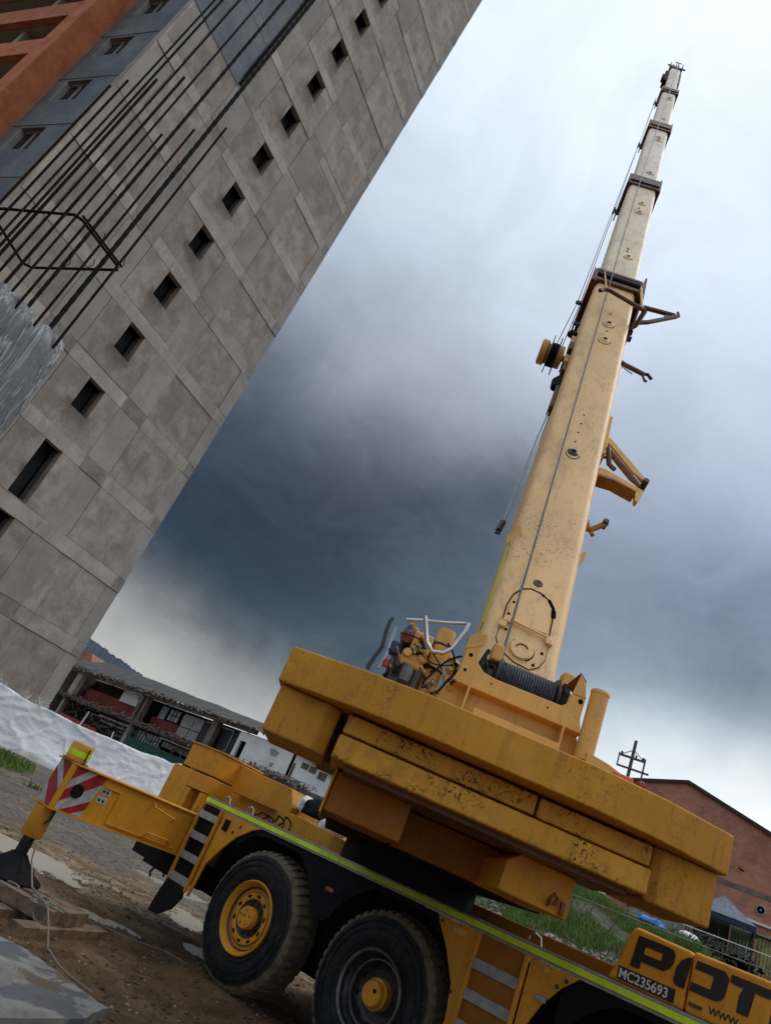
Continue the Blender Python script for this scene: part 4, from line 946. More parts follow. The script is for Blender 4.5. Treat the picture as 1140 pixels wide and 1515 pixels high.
# wheels
def tyre_mesh():
    Ro = .69; mb = MB()
    prof = [(.355, .03), (.365, .005), (.40, -.012), (.47, -.022), (.54, -.018), (.60, -.004), (.630, .012), (.655, .035), (.672, .06), (.675, .36), (.655, .385), (.60, .42), (.47, .44), (.36, .40)]
    n = 96; vs = []; fs = []
    for r, h in prof:
        for k in range(n):
            a = 2*math.pi*k/n; vs.append((r*math.cos(a), h, r*math.sin(a)))
    for i in range(len(prof)-1):
        for k in range(n): fs.append((i*n+k, i*n+(k+1) % n, (i+1)*n+(k+1) % n, (i+1)*n+k))
    mb.raw(vs, fs)
    nl = 44
    for k in range(nl):
        for side in (0, 1):
            a0 = 2*math.pi*(k+.5*side)/nl; w = math.pi/nl*1.15; sk_ = .05
            rows = ((.022, .635, 0), (.05, .668, 0), (.21, .69, sk_)) if side == 0 else ((.395, .635, 0), (.37, .668, 0), (.215, .69, -sk_))
            v = []
            for (h, r, s_) in rows:
                for sg in (-1, 1):
                    a = a0+sg*w/2+s_; v.append((r*math.cos(a), h, r*math.sin(a))); v.append(((r+.014)*math.cos(a), h, (r+.014)*math.sin(a)))
            # verts per row: (inner-,outer-,inner+,outer+)
            f = []
            for q in (0, 1):
                b = q*4; c = b+4; f += [(b+1, b+3, c+3, c+1), (b, b+1, c+1, c), (b+2, c+2, c+3, b+3)]
            f += [(0, 2, 3, 1), (8, 9, 11, 10)]
            mb.raw(v, f)
    for rr_ in (.415, .515, .575):
        mb.lathe([(rr_-.006, -.010 if rr_ > .5 else -.006), (rr_-.002, -.0275 if rr_ == .515 else -.021), (rr_+.002, -.0275 if rr_ == .515 else -.021), (rr_+.006, -.010)], 'y', 72)
    mb.lathe([(.345, .40), (.60, .425)], 'y', 32)
    return mesh(mb, 'tyre', M['tyre'], True, 35)
TY = tyre_mesh()
def disc_holes(mb, R0, r, y, n, ph=0, stretch=1.5):
    for k in range(n):
        a = 2*math.pi*k/n+ph; c = (R0*math.cos(a), R0*math.sin(a)); t = (-math.sin(a), math.cos(a)); q = (math.cos(a), math.sin(a)); m = 12
        vs = [(c[0]+(t[0]*math.cos(b)*stretch+q[0]*math.sin(b))*r, y, c[1]+(t[1]*math.cos(b)*stretch+q[1]*math.sin(b))*r) for b in [2*math.pi*i/m for i in range(m)]]
        mb.raw(vs, [tuple(range(m))])
def rimA():
    rim = mesh(MB().lathe([(.36, .02), (.366, -.010), (.355, -.022), (.342, -.012), (.330, .012), (.315, .03), (.308, .055), (.30, .06), (.272, .062), (.262, .048), (.235, .044), (.20, .05), (.175, .062), (.165, .085), (.10, .09)], 'y', 64), 'rim', M['yellow'], True, 50)
    grv = mesh(MB().lathe([(.3115, .040), (.3075, .053), (.2995, .0585), (.288, .0600)], 'y', 64).lathe([(.268, .0550), (.260, .0468), (.250, .0455)], 'y', 64), 'rim_groove', M['collar'], True, 50)
    hb = MB(); hb.lathe([(.112, .088), (.112, -.005), (.104, -.018), (.0, -.022)], 'y', 40)
    hub = mesh(hb, 'hub_cap', M['yellow'], True, 40)
    hm = MB(); disc_holes(hm, .224, .015, .0435, 10, .25, 1.9)
    disc_holes(hm, .287, .007, .0590, 5, .4, 1.2)
    holes = mesh(hm, 'hand_holes', M['gap'])
    nm = MB()
    for k in range(10):
        a = 2*math.pi*k/10+.15; nm.lathe([(.0, .040), (.016, .042), (.018, .06), (.022, .085)], 'y', 8, (.142*math.cos(a), 0, .142*math.sin(a)))
    nm.lathe([(.113, .06), (.13, .055), (.178, .0575), (.19, .0515)], 'y', 40)
    nuts = mesh(nm, 'wheel_nuts', M['dsteel'], True, 40)
    bm_ = MB()
    for k in range(5):
        a = 2*math.pi*k/5+.4; bm_.lathe([(0, -.028), (.009, -.028), (.012, -.019)], 'y', 8, (.07*math.cos(a), 0, .07*math.sin(a)))
    bm_.lathe([(0, -.0235), (.016, -.0235), (.02, -.0215)], 'y', 10, (-.012, 0, .012))
    capb = mesh(bm_, 'cap_bolts', M['copper'], True)
    return [('rim', rim), ('rim_groove', grv), ('hub_cap', hub), ('hand_holes', holes), ('wheel_nuts', nuts), ('cap_bolts', capb)]
def rimB():
    rim = mesh(MB().lathe([(.36, .03), (.362, -.005), (.345, -.016), (.33, .0), (.322, .05), (.305, .06), (.295, .085), (.275, .10), (.27, .13), (.235, .17), (.20, .18), (.12, .18)], 'y', 64), 'rim', simple('dark_grey_rim_paint', (.035, .036, .038), .38, .4, .3, 20), True, 50)
    ring = mesh(MB().lathe([(.325, .0), (.335, -.018), (.345, -.019), (.35, -.012)], 'y', 64).lathe([(.262, .10), (.268, .085), (.28, .084), (.284, .095)], 'y', 64), 'lock_ring', simple('scuffed_grey_ring', (.16, .16, .165), .4, .5, .3, 20), True, 60)
    hub = mesh(MB().lathe([(.135, .18), (.13, .10), (.112, .09), (.108, .05), (.10, .04), (0, .036)], 'y', 40), 'hub_cap', M['yellow'], True, 40)
    hm = MB(); hm.lathe([(0, .033), (.018, .033), (.02, .037)], 'y', 10, (.035, 0, .03)); disc_holes(hm, .245, .02, .155, 10, .25, 1.5)
    holes = mesh(hm, 'hand_holes', M['gap'])
    return [('rim', rim), ('lock_ring', ring), ('hub_cap', hub), ('hand_holes', holes)]
RA, RBm = rimA(), rimB()
def wheel(x, kind, y=0.0, flip=False, lab=None, spin=0):
    f = CH @ Matrix.Translation((x, y, HUBZ))
    if flip: f = f @ Matrix.Rotation(math.pi, 4, 'Z')
    f = f @ Matrix.Rotation(spin, 4, 'Y') @ Matrix.Diagonal((.945, 1, .945, 1))
    w = put('wheel', None, crane, f)
    if lab: w['label'] = lab
    part('tyre', TY, None, w, f)
    for nm, me in (RA if kind == 'A' else RBm): part(nm, me, None, w, f, kind='stuff' if nm == 'hand_holes' else None)
wheel(0, 'A', lab='rear wheel with bright yellow rim and muddy tyre shoulder')
wheel(1.69, 'B', lab='second wheel with dark grey rim and yellow hub cap')
wheel(4.05, 'B', spin=.5); wheel(5.7, 'A', spin=.8)
for x in (0, 1.69, 4.05, 5.7): wheel(x, 'B', 2.72, True, spin=x)
cp('axle', MB().tube([(0, .35, HUBZ), (0, 2.4, HUBZ)], .12, 12).tube([(1.69, .35, HUBZ), (1.69, 2.4, HUBZ)], .12, 12), 'black')
# lettered cabinet
def boxr(x0, x1, y0, z0, z1):
    return MB().prism([(y0, z0), (y0, z1-.05), (y0+.025, z1-.015), (y0+.07, z1), (y0+1.2, z1), (y0+1.2, z0)], 'x', x0, x1)
cabn = cp('body_cover', MB().prism([(3.60, 1.605), (4.141, 1.605), (4.141, 1.975), (3.735, 1.995), (3.70, 1.95), (3.655, 1.75)], 'y', .0, 1.2), 'yellow', .022, seg=3)
cabm = cp('body_cover', MB().box(4.149, 6.9, .0, 1.2, 1.605, 1.985), 'yellow', .022, seg=3)
cp('cab', MB().box(7.0, 8.9, .1, 2.5, 1.0, 3.0), 'yellow', .08)
M['ink'] = simple('black_vinyl_lettering', (.012, .012, .013), .5, 0, .2, 30, 0)
M['inkw'] = simple('white_vinyl_lettering', (.62, .62, .60), .5, 0, .12, 30, 0)
def glyph(name, polys, parent, mat='ink', y=-.0025, d=.002):
    mb = MB()
    for p in polys: mb.prism(p, 'y', y-d, y)
    return cp(name, mb, mat, parent=parent)
sl = .10   # slant
def sh_(pts, x0, z0=1.735): return [(x0+x+(z)*sl, z0+z) for x, z in pts]
glyph('letter_p', [sh_([(0, 0), (.068, 0), (.068, .05), (.068, .105), (.068, .155), (.068, .21), (0, .21)], 3.745), sh_([(.068, .21), (.068, .155), (.192, .155), (.21, .21)], 3.745), sh_([(.21, .21), (.192, .155), (.192, .105), (.262, .085), (.275, .115), (.275, .175), (.255, .205)], 3.745), sh_([(.068, .105), (.068, .05), (.225, .05), (.262, .085), (.192, .105)], 3.745)], cabn)
glyph('letter_o', [sh_([(0, .02), (.02, -.01), (.085, -.01), (.085, .195), (.055, .185), (.02, .15), (0, .10)], 4.045, 1.745)], cabn)
glyph('letter_o', [sh_([(0, .195), (0, .14), (.125, .14), (.185, .195)], 4.16, 1.74), sh_([(.125, .14), (.125, .055), (.17, .0), (.205, .02), (.22, .055), (.22, .16), (.185, .195)], 4.16, 1.74), sh_([(0, .055), (0, .0), (.17, .0), (.125, .055)], 4.16, 1.74)], cabm)
glyph('letter_t', [sh_([(0, .205), (.0, .16), (.03, .15), (.085, .15), (.085, .205)], 4.385, 1.73), sh_([(.085, .205), (.085, .15), (.07, .10), (.078, .0), (.15, .0), (.158, .15), (.158, .205)], 4.385, 1.73), sh_([(.158, .205), (.158, .15), (.255, .15), (.255, .205)], 4.385, 1.73)], cabm)
glyph('letter_e', [sh_([(0, 0), (.07, 0), (.07, .205), (0, .205)], 4.655, 1.73), sh_([(.07, 0), (.26, 0), (.26, .05), (.07, .05)], 4.655, 1.73), sh_([(.07, .08), (.23, .08), (.23, .125), (.07, .125)], 4.655, 1.73), sh_([(.07, .155), (.26, .155), (.26, .205), (.07, .205)], 4.655, 1.73)], cabm)
plate = cp('number_plate', MB().box(3.672, 4.078, -.005, -.001, 1.622, 1.708), 'ink', .001, parent=cabn)
cp('brand_badge', MB().box(4.175, 4.26, -.012, -.001, 1.655, 1.675), 'dsteel', .001, parent=cabm)
def text(s, x, z, size, parent, mat, y, sx=1.0, off=.0, name='lettering'):
    c = bpy.data.curves.new('t', 'FONT'); c.body = s; c.size = size; c.extrude = .0008; c.offset = off
    t = bpy.data.objects.new('t', c); col.objects.link(t); bpy.context.view_layer.update()
    me = bpy.data.meshes.new_from_object(t.evaluated_get(bpy.context.evaluated_depsgraph_get())); bpy.data.objects.remove(t)
    me.name = name; me.materials.clear(); me.materials.append(M[mat])
    f = CH @ Matrix.Translation((x, y, z)) @ Matrix.Rotation(R(90), 4, 'X') @ Matrix.Diagonal((sx, 1, 1, 1))
    part(name, me, None, parent, f)
text('MC235693', 3.680, 1.635, .088, plate, 'inkw', -.0068, .90, .0016)
text('WWW.', 4.30, 1.655, .062, cabm, 'ink', -.003, .95, .0012)

# outrigger
OX0, OX1, OY = -1.74, -1.42, -1.735
ob = cp('outrigger_beam', MB().box(OX0, OX1, OY, .9, .90, 1.34), 'yellow', .006, label='extended outrigger beam with red and white chevron end')
cp('beam_flange', MB().box(OX0-.03, OX1+.025, OY-.03, .4, 1.342, 1.358).box(OX0-.03, OX1+.025, OY-.05, .4, .885, .899), 'yellow', .003, parent=ob)
cp('beam_step', MB().box(OX1+.001, OX1+.012, -1.08, -.1, .93, .945).box(OX1+.001, OX1+.012, -1.09, -1.07, .93, 1.26).box(OX1+.001, OX1+.012, -1.30, -1.08, 1.25, 1.265), 'yellow', .002, parent=ob)
cp('beam_handle', MB().tube([(OX1, -.62, 1.30), (OX1+.05, -.62, 1.26), (OX1+.05, -.30, 1.22), (OX1, -.26, 1.22)], .010, 6).tube([(OX1, -.6, .93), (OX1+.04, -.55, 1.0), (OX1+.04, -.25, 1.0), (OX1, -.18, .96)], .010, 6), 'yellow', parent=ob)
# chevrons on the side face (x=OX1) and end face (y=OY)
def chev_side(a, w, mat):
    zt, zb = 1.335, .905; k = .62
    def cl(p): return [(min(max(y, OY+.02), -1.36), z) for y, z in p]
    return MB().prism(cl([(a, zb), (a+w, zb), (a+w+k, zt), (a+k, zt)]), 'x', OX1+.0015, OX1+.004)
brd = cp('chevron_board', MB().prism([(OY+.025, .905), (-1.40, .905), (-1.33, 1.335), (OY+.025, 1.335)], 'x', OX1+.0005, OX1+.0015), 'greywhite', parent=ob)
for p in ([(-1.71, .98), (-1.71, 1.10), (-1.45, 1.335), (-1.33, 1.335), (-1.345, 1.26)], [(-1.66, .905), (-1.53, .905), (-1.39, .98), (-1.37, 1.08)], [(-1.71, 1.20), (-1.71, 1.335), (-1.56, 1.335)]):
    cp('red_stripe', MB().prism(p, 'x', OX1+.002, OX1+.004), 'redw', parent=ob)
cp('reflector_disc', MB().lathe([(0, OX1+.012), (.068, OX1+.012), (.07, OX1+.0045)], 'x', 28, (0, -1.575, 1.12)), 'black', parent=ob)
for (y, z) in ((-1.26, 1.215), (-1.265, 1.125)): cp('warning_sticker', MB().prism([(y-.06, z-.035), (y+.06, z-.035), (y+.06, z+.035), (y-.06, z+.035)], 'x', OX1+.001, OX1+.003), 'greywhite', parent=ob)
for (y, z) in ((-1.285, 1.213), (-1.235, 1.213), (-1.29, 1.123), (-1.24, 1.123)):
    cp('sticker_mark', MB().prism([(y-.018, z-.012), (y+.016, z-.016), (y+.012, z+.02), (y, z+.004), (y-.014, z+.022)], 'x', OX1+.0035, OX1+.0045), 'ink', parent=ob)
eb = cp('chevron_board', MB().box(OX0, OX1, OY-.006, OY-.001, .905, 1.335), 'greywhite', parent=ob)
for p in ([(OX1, 1.335), (OX1, 1.10), (OX0+.06, 1.335)], [(OX1, 1.0), (OX1, .905), (OX1-.16, .905), (OX0, 1.10), (OX0, 1.26)]):
    cp('red_stripe', MB().prism(p, 'y', OY-.010, OY-.007), 'redw', parent=ob)
cp('beam_rib', MB().box(OX1-.01, OX1+.02, OY-.045, OY+.01, .90, 1.34), 'yellow', .003, parent=ob)
JX, JY = -1.575, -1.70
jc = cp('jack_cylinder', MB().lathe([(0, .585), (.10, .585), (.108, .60), (.108, .883)], 'z', 32, (JX, JY, 0)), 'yellow', smooth=True)
cp('jack_cap', MB().lathe([(.118, 1.36), (.118, 1.53), (.11, 1.545), (0, 1.545)], 'z', 32, (JX, JY+.02, 0)), 'yellow', smooth=True, parent=jc)
cp('reflective_band', MB().lathe([(.1195, 1.415), (.1195, 1.475)], 'z', 32, (JX, JY+.02, 0)), 'lime', parent=jc)
cp('jack_collar', MB().lathe([(.14, 1.358), (.14, 1.375), (.119, 1.38)], 'z', 32, (JX, JY+.02, 0)), 'orange', parent=jc)
cp('jack_rod', MB().lathe([(.062, .59), (.062, .38), (.05, .36)], 'z', 24, (JX, JY, 0)), 'dsteel', smooth=True, parent=jc)
cp('jack_pipe', MB().tube([(JX+.13, JY+.04, 1.52), (JX+.14, JY+.04, 1.36)], .009, 6).tube([(JX+.13, JY+.03, .885), (JX+.13, JY+.03, .80), (JX+.11, JY, .74)], .013, 6), 'dsteel', parent=jc)
ft = cp('outrigger_foot', MB().lathe([(0, .42), (.085, .42), (.10, .40), (.17, .335), (.25, .27), (.32, .238), (.335, .225), (.335, .207), (0, .207)], 'z', 28, (JX, JY, 0)), 'black', .004)
cp('under_hook', MB().tube([(-1.75, .1, .88), (-1.75, .08, .70), (-1.80, .06, .60), (-1.74, .04, .56)], .014, 6).tube([(-1.62, .1, .88), (-1.62, .08, .74), (-1.54, .06, .62)], .012, 6).tube([(-1.7, .1, .86), (-1.66, .1, .76), (-1.6, .1, .86)], .012, 6), 'dsteel')
cp('under_tray', MB().box(-1.95, -1.44, .0, .6, .66, .88), 'black')

# ------------------------------------------------------------------ superstructure
CW = fr(-.177, 4.649, 0, 96.0)      # x to the right, y away, z up
def sp(name, mb, mat, bev=0, parent=None, **k): return part(name, mb, mat, parent or crane, CW, bev, **k)
cwp = [(0, .0), (.5, -.17), (.95, -.25), (2.0, -.25), (2.45, -.17), (2.97, .03), (2.97, .75), (0, .75)]
sp('counterweight_slab', MB().prism(cwp, 'z', 2.372, 2.612), 'cw', .012, seg=3, label='top counterweight slab with bowed rear face')
sp('counterweight_block', MB().prism([(.03, .04), (.36, .02), (.45, .08), (.45, .7), (.03, .7)], 'z', 2.065, 2.369), 'cw', .014, label='left hanging counterweight block')
sp('counterweight_block', MB().prism([(2.52, .06), (2.58, .02), (2.93, .06), (2.93, .7), (2.52, .7)], 'z', 2.055, 2.369), 'cw', .014, label='right hanging counterweight block')
sp('counterweight_slab', MB().box(.505, 1.755, -.03, .7, 2.235, 2.352), 'cw2', .008)
sp('counterweight_slab', MB().box(1.775, 2.485, -.03, .7, 2.232, 2.350), 'cw2', .008)
sp('counterweight_slab', MB().box(.50, 2.475, -.10, .7, 2.068, 2.213), 'cw2', .012, label='lowest counterweight slab with heavily chipped paint')
sp('lifting_recess', MB().box(.6, 2.4, .0, .6, 2.035, 2.067), 'collar')  # brown tone puts the shade of the slab underside into the colour
# slewing platform boxes under the counterweight
sp('platform_box', MB().box(.57, 1.09, .30, 1.6, 1.80, 2.05), 'orange', .01)
sp('platform_box', MB().box(.55, .565, .28, 1.6, 1.78, 2.06), 'yellow', .003)
sp('platform_box', MB().box(1.11, 1.85, 1.0, 1.8, 1.80, 2.06), 'orange', .01)
fb = sp('platform_box', MB().prism([(1.75, 1.80), (1.80, 1.795), (2.20, 1.79), (2.20, 2.03), (1.84, 2.04), (1.76, 1.98)], 'y', .30, 1.2), 'yellow', .008)
sp('hook_bracket', MB().tube([(2.06, .28, 1.83), (2.05, .24, 1.86), (2.07, .22, 1.90), (2.10, .24, 1.88), (2.09, .26, 1.84)], .012, 6).box(2.14, 2.16, .26, .30, 1.80, 1.88), 'copper', parent=fb)
sp('dark_gap_fill', MB().box(.38, .63, .45, 1.2, 2.08, 2.368), 'collar', .01)  # dark filler added for the shade in the gap beside the left block
sp('turntable', MB().lathe([(0, 1.595), (.62, 1.595), (.62, 1.785), (0, 1.785)], 'z', 48, (1.45, 2.5, 0)), 'black')
sp('upper_platform', MB().box(.62, 2.5, .76, 4.4, 2.10, 2.60), 'orange', .01)
sp('platform_underframe', MB().box(.6, 2.3, 1.25, 4.2, 1.79, 2.10), 'black')
# winch frame
YB = .5
frame_poly = [(.95, 2.80), (.95, 2.86), (1.02, 2.885), (1.07, 2.95), (1.09, 3.05), (1.09, 3.14), (1.08, 3.30), (1.20, 3.30), (1.18, 3.25), (1.20, 3.14), (1.26, 3.09), (1.36, 3.075), (1.86, 3.085), (1.90, 3.12), (1.91, 3.2), (2.01, 3.2), (2.01, 3.05), (2.04, 2.95), (2.08, 2.88), (2.16, 2.84), (2.16, 2.79)]
upr = [(x, z) for x, z in frame_poly]
wf = sp('winch_frame', MB().prism([(x, max(z, 2.95)) for x, z in frame_poly[3:18]], 'y', YB, YB+.07), 'tan', .006)
sp('frame_foot', MB().prism([(.95, 2.62), (.95, 2.86), (1.02, 2.885), (1.07, 2.945), (2.045, 2.945), (2.08, 2.88), (2.16, 2.84), (2.16, 2.62)], 'y', YB+.10, YB+.17), 'tan', .006, parent=wf)
sp('frame_fold', MB().raw([(1.07, YB, 2.95), (2.045, YB, 2.95), (2.045, YB+.10, 2.935), (1.07, YB+.10, 2.935), (1.07, YB+.01, 2.96), (2.045, YB+.01, 2.96), (2.045, YB+.12, 2.96), (1.07, YB+.12, 2.96)], [(0, 1, 2, 3), (4, 7, 6, 5), (0, 4, 5, 1), (3, 2, 6, 7), (0, 3, 7, 4), (1, 5, 6, 2)]), 'tan', parent=wf)
for x in (1.2, 1.915): sp('rib', MB().box(x-.008, x+.008, YB-.01, YB+.1, 2.64, 2.955), 'tan', .002, parent=wf)
sp('ear_plate', MB().prism([(1.08, 3.20), (1.20, 3.27), (1.20, 3.37), (1.08, 3.31)], 'y', YB-.005, YB+.012), 'tan', .003, parent=wf)
sp('ear_flange', MB().raw([(1.08, YB, 3.31), (1.20, YB, 3.37), (1.20, YB+.16, 3.34), (1.09, YB+.14, 3.29)], [(0, 1, 2, 3)]), 'collar', parent=wf)
sp('ear_plate', MB().prism([(1.91, 3.20), (2.01, 3.20), (1.98, 3.31), (1.935, 3.36)], 'y', YB-.005, YB+.012), 'tan', .003, parent=wf)
sp('ear_flange', MB().raw([(1.93, YB, 3.37), (1.985, YB, 3.32), (1.95, YB+.18, 3.26), (1.88, YB+.16, 3.28)], [(0, 1, 2, 3)]), 'collar', parent=wf)
for x, z, r in ((1.135, 3.17, .014), (1.13, 3.05, .011), (1.98, 3.165, .017), (1.975, 3.05, .010), (1.34, 3.03, .006), (1.77, 3.03, .006)):
    sp('bolt_hole', MB().lathe([(0, YB-.004), (r, YB-.004), (r*1.1, YB-.001)], 'y', 16, (x, 0, z)), 'gap' if z != 3.05 or x < 1.5 else 'tan', parent=wf)
sp('top_plate', MB().box(1.27, 1.90, .40, .46, 2.612, 2.80), 'tan', .003)
# winch drum with coiled rope
DZ, DY = 3.20, .95
prof = []
x = 1.405; n_c = 21; pit = (1.86-1.405)/n_c
for i in range(n_c):
    for t in (0, .25, .5, .75): prof.append((.148+.014*math.sin(math.pi*t), x+pit*(i+t)))
prof.append((.148, 1.86))
dm = sp('winch_drum', MB().lathe([(.0, 1.38), (.12, 1.38), (.12, 1.90), (0, 1.90)], 'x', 32, (0, DY, DZ)), 'dsteel', smooth=True)
sp('coiled_rope', MB().lathe([(r, h) for r, h in prof], 'x', 40, (0, DY, DZ)), 'rope', smooth=True, ang=70, parent=dm)
for xx in (1.385, 1.875): sp('drum_flange', MB().lathe([(0, xx), (.19, xx), (.19, xx+.018), (0, xx+.018)], 'x', 36, (0, DY, DZ)), 'dsteel', parent=dm)
sp('winch_motor', MB().lathe([(0, 1.90), (.11, 1.90), (.11, 1.98), (.08, 1.99), (0, 1.99)], 'x', 24, (0, DY, DZ)).lathe([(0, 1.27), (.10, 1.27), (.10, 1.37), (0, 1.37)], 'x', 24, (0, DY, DZ)), 'dsteel', smooth=True, parent=dm)
for x0 in (1.31, 1.885): sp('bearing_block', MB().box(x0, x0+.085, .80, .95, 3.30, 3.44), 'tan', .018, seg=3)
for pts, r in (([(1.25, .7, 2.95), (1.24, .72, 3.2), (1.28, .8, 3.35)], .018), ([(1.3, .7, 3.0), (1.28, .75, 3.15), (1.31, .85, 3.28)], .022), ([(1.33, .68, 3.08), (1.29, .7, 3.2), (1.27, .8, 3.3)], .012), ([(1.90, .72, 3.1), (1.93, .75, 3.25), (1.9, .85, 3.38)], .02), ([(1.93, .72, 3.1), (1.96, .75, 3.22), (1.93, .8, 3.32)], .018)):
    sp('hose', MB().tube(pts, r, 6), 'rubber')
# right exhaust-like tube
tb = sp('stowage_tube', MB().lathe([(.066, 2.78), (.066, 3.27), (.070, 3.272), (.070, 3.29), (.062, 3.30), (.058, 3.28), (.0, 3.27)], 'z', 32, (2.105, .52, 0)), 'tan', smooth=True)
# top rear light bar
sp('side_rail', MB().prism([(2.10, 2.62), (2.10, 2.83), (2.25, 2.81), (2.50, 2.74), (2.50, 2.62)], 'y', .42, .55), 'tan', .004)
sp('orange_lamp', MB().box(2.285, 2.42, .35, .41, 2.715, 2.768), 'orangeL', .01)
sp('red_lamp', MB().lathe([(0, .28), (.022, .285), (.031, .31), (.028, .35), (0, .36)], 'y', 20, (2.462, 0, 2.735)), 'redL', smooth=True)
sp('lamp_bracket', MB().box(2.43, 2.60, .34, .36, 2.68, 2.70), 'black')
# engine gear on the left
sp('engine_block', MB().box(.60, .86, .64, .95, 2.63, 2.99), 'engine', .03, seg=3)
sp('engine_dark_fill', MB().box(.62, .90, .80, 1.1, 2.63, 3.2), 'black', .03)  # black box added behind the engine for the shade between its parts
sp('engine_rib', MB().box(.63, .65, .60, .66, 2.7, 2.98).box(.70, .715, .60, .66, 2.7, 2.96).box(.80, .815, .60, .66, 2.7, 2.93), 'dsteel', .004)
sp('bent_bracket', MB().prism([(.485, 2.80), (.505, 2.92), (.525, 3.0), (.51, 3.10), (.505, 3.20), (.515, 3.235), (.495, 3.24), (.475, 3.20), (.48, 3.10), (.495, 3.0), (.48, 2.93), (.455, 2.82)], 'y', .60, .66), 'dsteel', .004)
sp('bent_bracket', MB().prism([(.53, 2.84), (.55, 2.95), (.54, 3.05), (.535, 3.17), (.56, 3.2), (.575, 3.12), (.565, 3.05), (.575, 2.95), (.56, 2.84)], 'y', .62, .64), 'steel', .003)
sp('air_pump', MB().lathe([(0, -.055), (.06, -.045), (.068, 0), (.06, .04), (0, .05)], 'z', 20, (.605, .68, 3.04)), 'blue', smooth=True)
sp('filter_cup', MB().lathe([(0, .60), (.035, .60), (.05, .61), (.052, .66), (.042, .68), (.04, .78), (0, .78)], 'y', 24, (.655, 0, 3.15)), 'copper', smooth=True)
sp('pump_body', MB().box(.70, .85, .60, .74, 3.06, 3.22), 'tan', .02, seg=3)
sp('pump_body', MB().box(.66, .84, .61, .74, 2.93, 3.05), 'tan', .03, seg=3)
sp('pump_port', MB().lathe([(0, .592), (.028, .592), (.032, .60)], 'y', 20, (.775, 0, 3.16)), 'gap')
for xx in (.70, .82): sp('pump_port', MB().lathe([(0, .575), (.03, .575), (.038, .61)], 'y', 20, (xx, 0, 3.03)), 'tan', smooth=True)
sp('gasket', MB().box(.64, .86, .585, .598, 3.052, 3.058), 'gap')
sp('blue_cover', MB().lathe([(0, .0), (.07, 0), (.10, .03), (.08, .09), (0, .10)], 'z', 20, (.82, .78, 3.15)).lathe([(0, .0), (.05, 0), (.07, .05), (.05, .10), (0, .11)], 'z', 20, (.68, .78, 3.18)), 'blue', smooth=True)
sp('grey_canister', MB().lathe([(0, 2.82), (.04, 2.82), (.05, 2.86), (.045, 2.94), (0, 2.96)], 'z', 20, (.745, .60, 0)), 'engine', smooth=True)
sp('pink_cap', MB().lathe([(0, 2.86), (.024, 2.865), (.028, 2.90), (.018, 2.925), (0, 2.93)], 'z', 16, (.585, .60, 0)), 'redL', smooth=True)
sp('oil_tank', MB().lathe([(0, 2.66), (.055, 2.68), (.068, 2.78), (.07, 3.30), (.066, 3.34), (.03, 3.35), (0, 3.35)], 'z', 28, (.93, .72, 0)), 'tan', smooth=True)
sp('guard_rail', MB().tube([(.60, .52, 3.235), (.72, .52, 3.28), (.88, .52, 3.33), (1.02, .52, 3.385)], .012, 8).tube([(.72, .50, 3.31), (.745, .5, 3.26), (.80, .5, 3.13), (.86, .5, 3.08), (.94, .5, 3.10), (.99, .5, 3.16), (1.035, .5, 3.33), (1.04, .5, 3.39)], .016, 10), 'chrome', smooth=True, ang=80)
mb = MB(); rr = random.Random(3)
for i in range(3):
    x, z = rr.uniform(.55, 1.12), rr.uniform(2.78, 3.0); y = rr.uniform(.56, .72)
    mb.tube([(x, y, z), (x+rr.uniform(-.08, .08), y-.02, z+rr.uniform(-.06, .08)), (x+rr.uniform(-.1, .1), y, z+rr.uniform(-.1, .1))], rr.uniform(.006, .016), 6)
sp('loose_cables', mb, 'rubber', kind='stuff')
mb = MB()
for i in range(16): mb.rock((rr.uniform(.97, 1.1), rr.uniform(.58, .7), rr.uniform(2.85, 3.15)), rr.uniform(.015, .04), i, 1)
sp('valve_fittings', mb, 'tan', kind='stuff')
def fitting(c, d, r, L, mt):
    d = Vector(d).normalized(); c = Vector(c)
    m = MB().tube([c, c+d*L*.3], r*1.25, 6).tube([c+d*L*.3, c+d*L*.7], r*.8, 10).tube([c+d*L*.7, c+d*L], r*1.1, 10)
    sp('pipe_fitting', m, mt)
for i in range(22):
    x, z = rr.uniform(.56, 1.08), rr.uniform(2.80, 3.20)
    fitting((x, rr.uniform(.50, .62), z), (rr.uniform(-1, 1), rr.uniform(-.6, .2), rr.uniform(-1, 1)), rr.uniform(.007, .016), rr.uniform(.04, .09), rr.choice(['tan', 'tan', 'dsteel', 'steel', 'engine', 'black']))
def cur(p, q, sag, n=8): return [tuple(p[k]+(q[k]-p[k])*i/n + (sag*math.sin(math.pi*i/n) if k == 2 else 0) - (.03*math.sin(math.pi*i/n) if k == 1 else 0) for k in range(3)) for i in range(n+1)]
for p, q, sg, r_h in (((.60, .58, 3.14), (.98, .56, 3.0), .06, .009), ((.72, .55, 3.1), (1.06, .58, 3.08), -.08, .008), ((.88, .55, 2.85), (1.08, .56, 3.15), .05, .012), ((.56, .6, 3.0), (.68, .58, 2.82), .04, .008), ((.95, .55, 3.2), (1.10, .58, 2.98), .03, .010), ((1.0, .56, 2.82), (1.12, .6, 3.1), .02, .014)):
    sp('engine_hose', MB().tube(cur(p, q, sg), r_h*.65, 7), 'rubber', smooth=True)
for z in (3.0, 3.2): sp('tank_band', MB().lathe([(.069, z), (.073, z+.002), (.073, z+.018), (.069, z+.02)], 'z', 24, (.93, .72, 0)), 'dsteel')

# ------------------------------------------------------------------ boom
BAZ, BEL = 8.3, 68.0
Bo = Vector((1.59357, 5.91291, 3.66175)); xb = Vector((math.sin(R(BAZ+90)), math.cos(R(BAZ+90)), 0))
db = Vector(dirv(BAZ, BEL)); nb = xb.cross(db); 
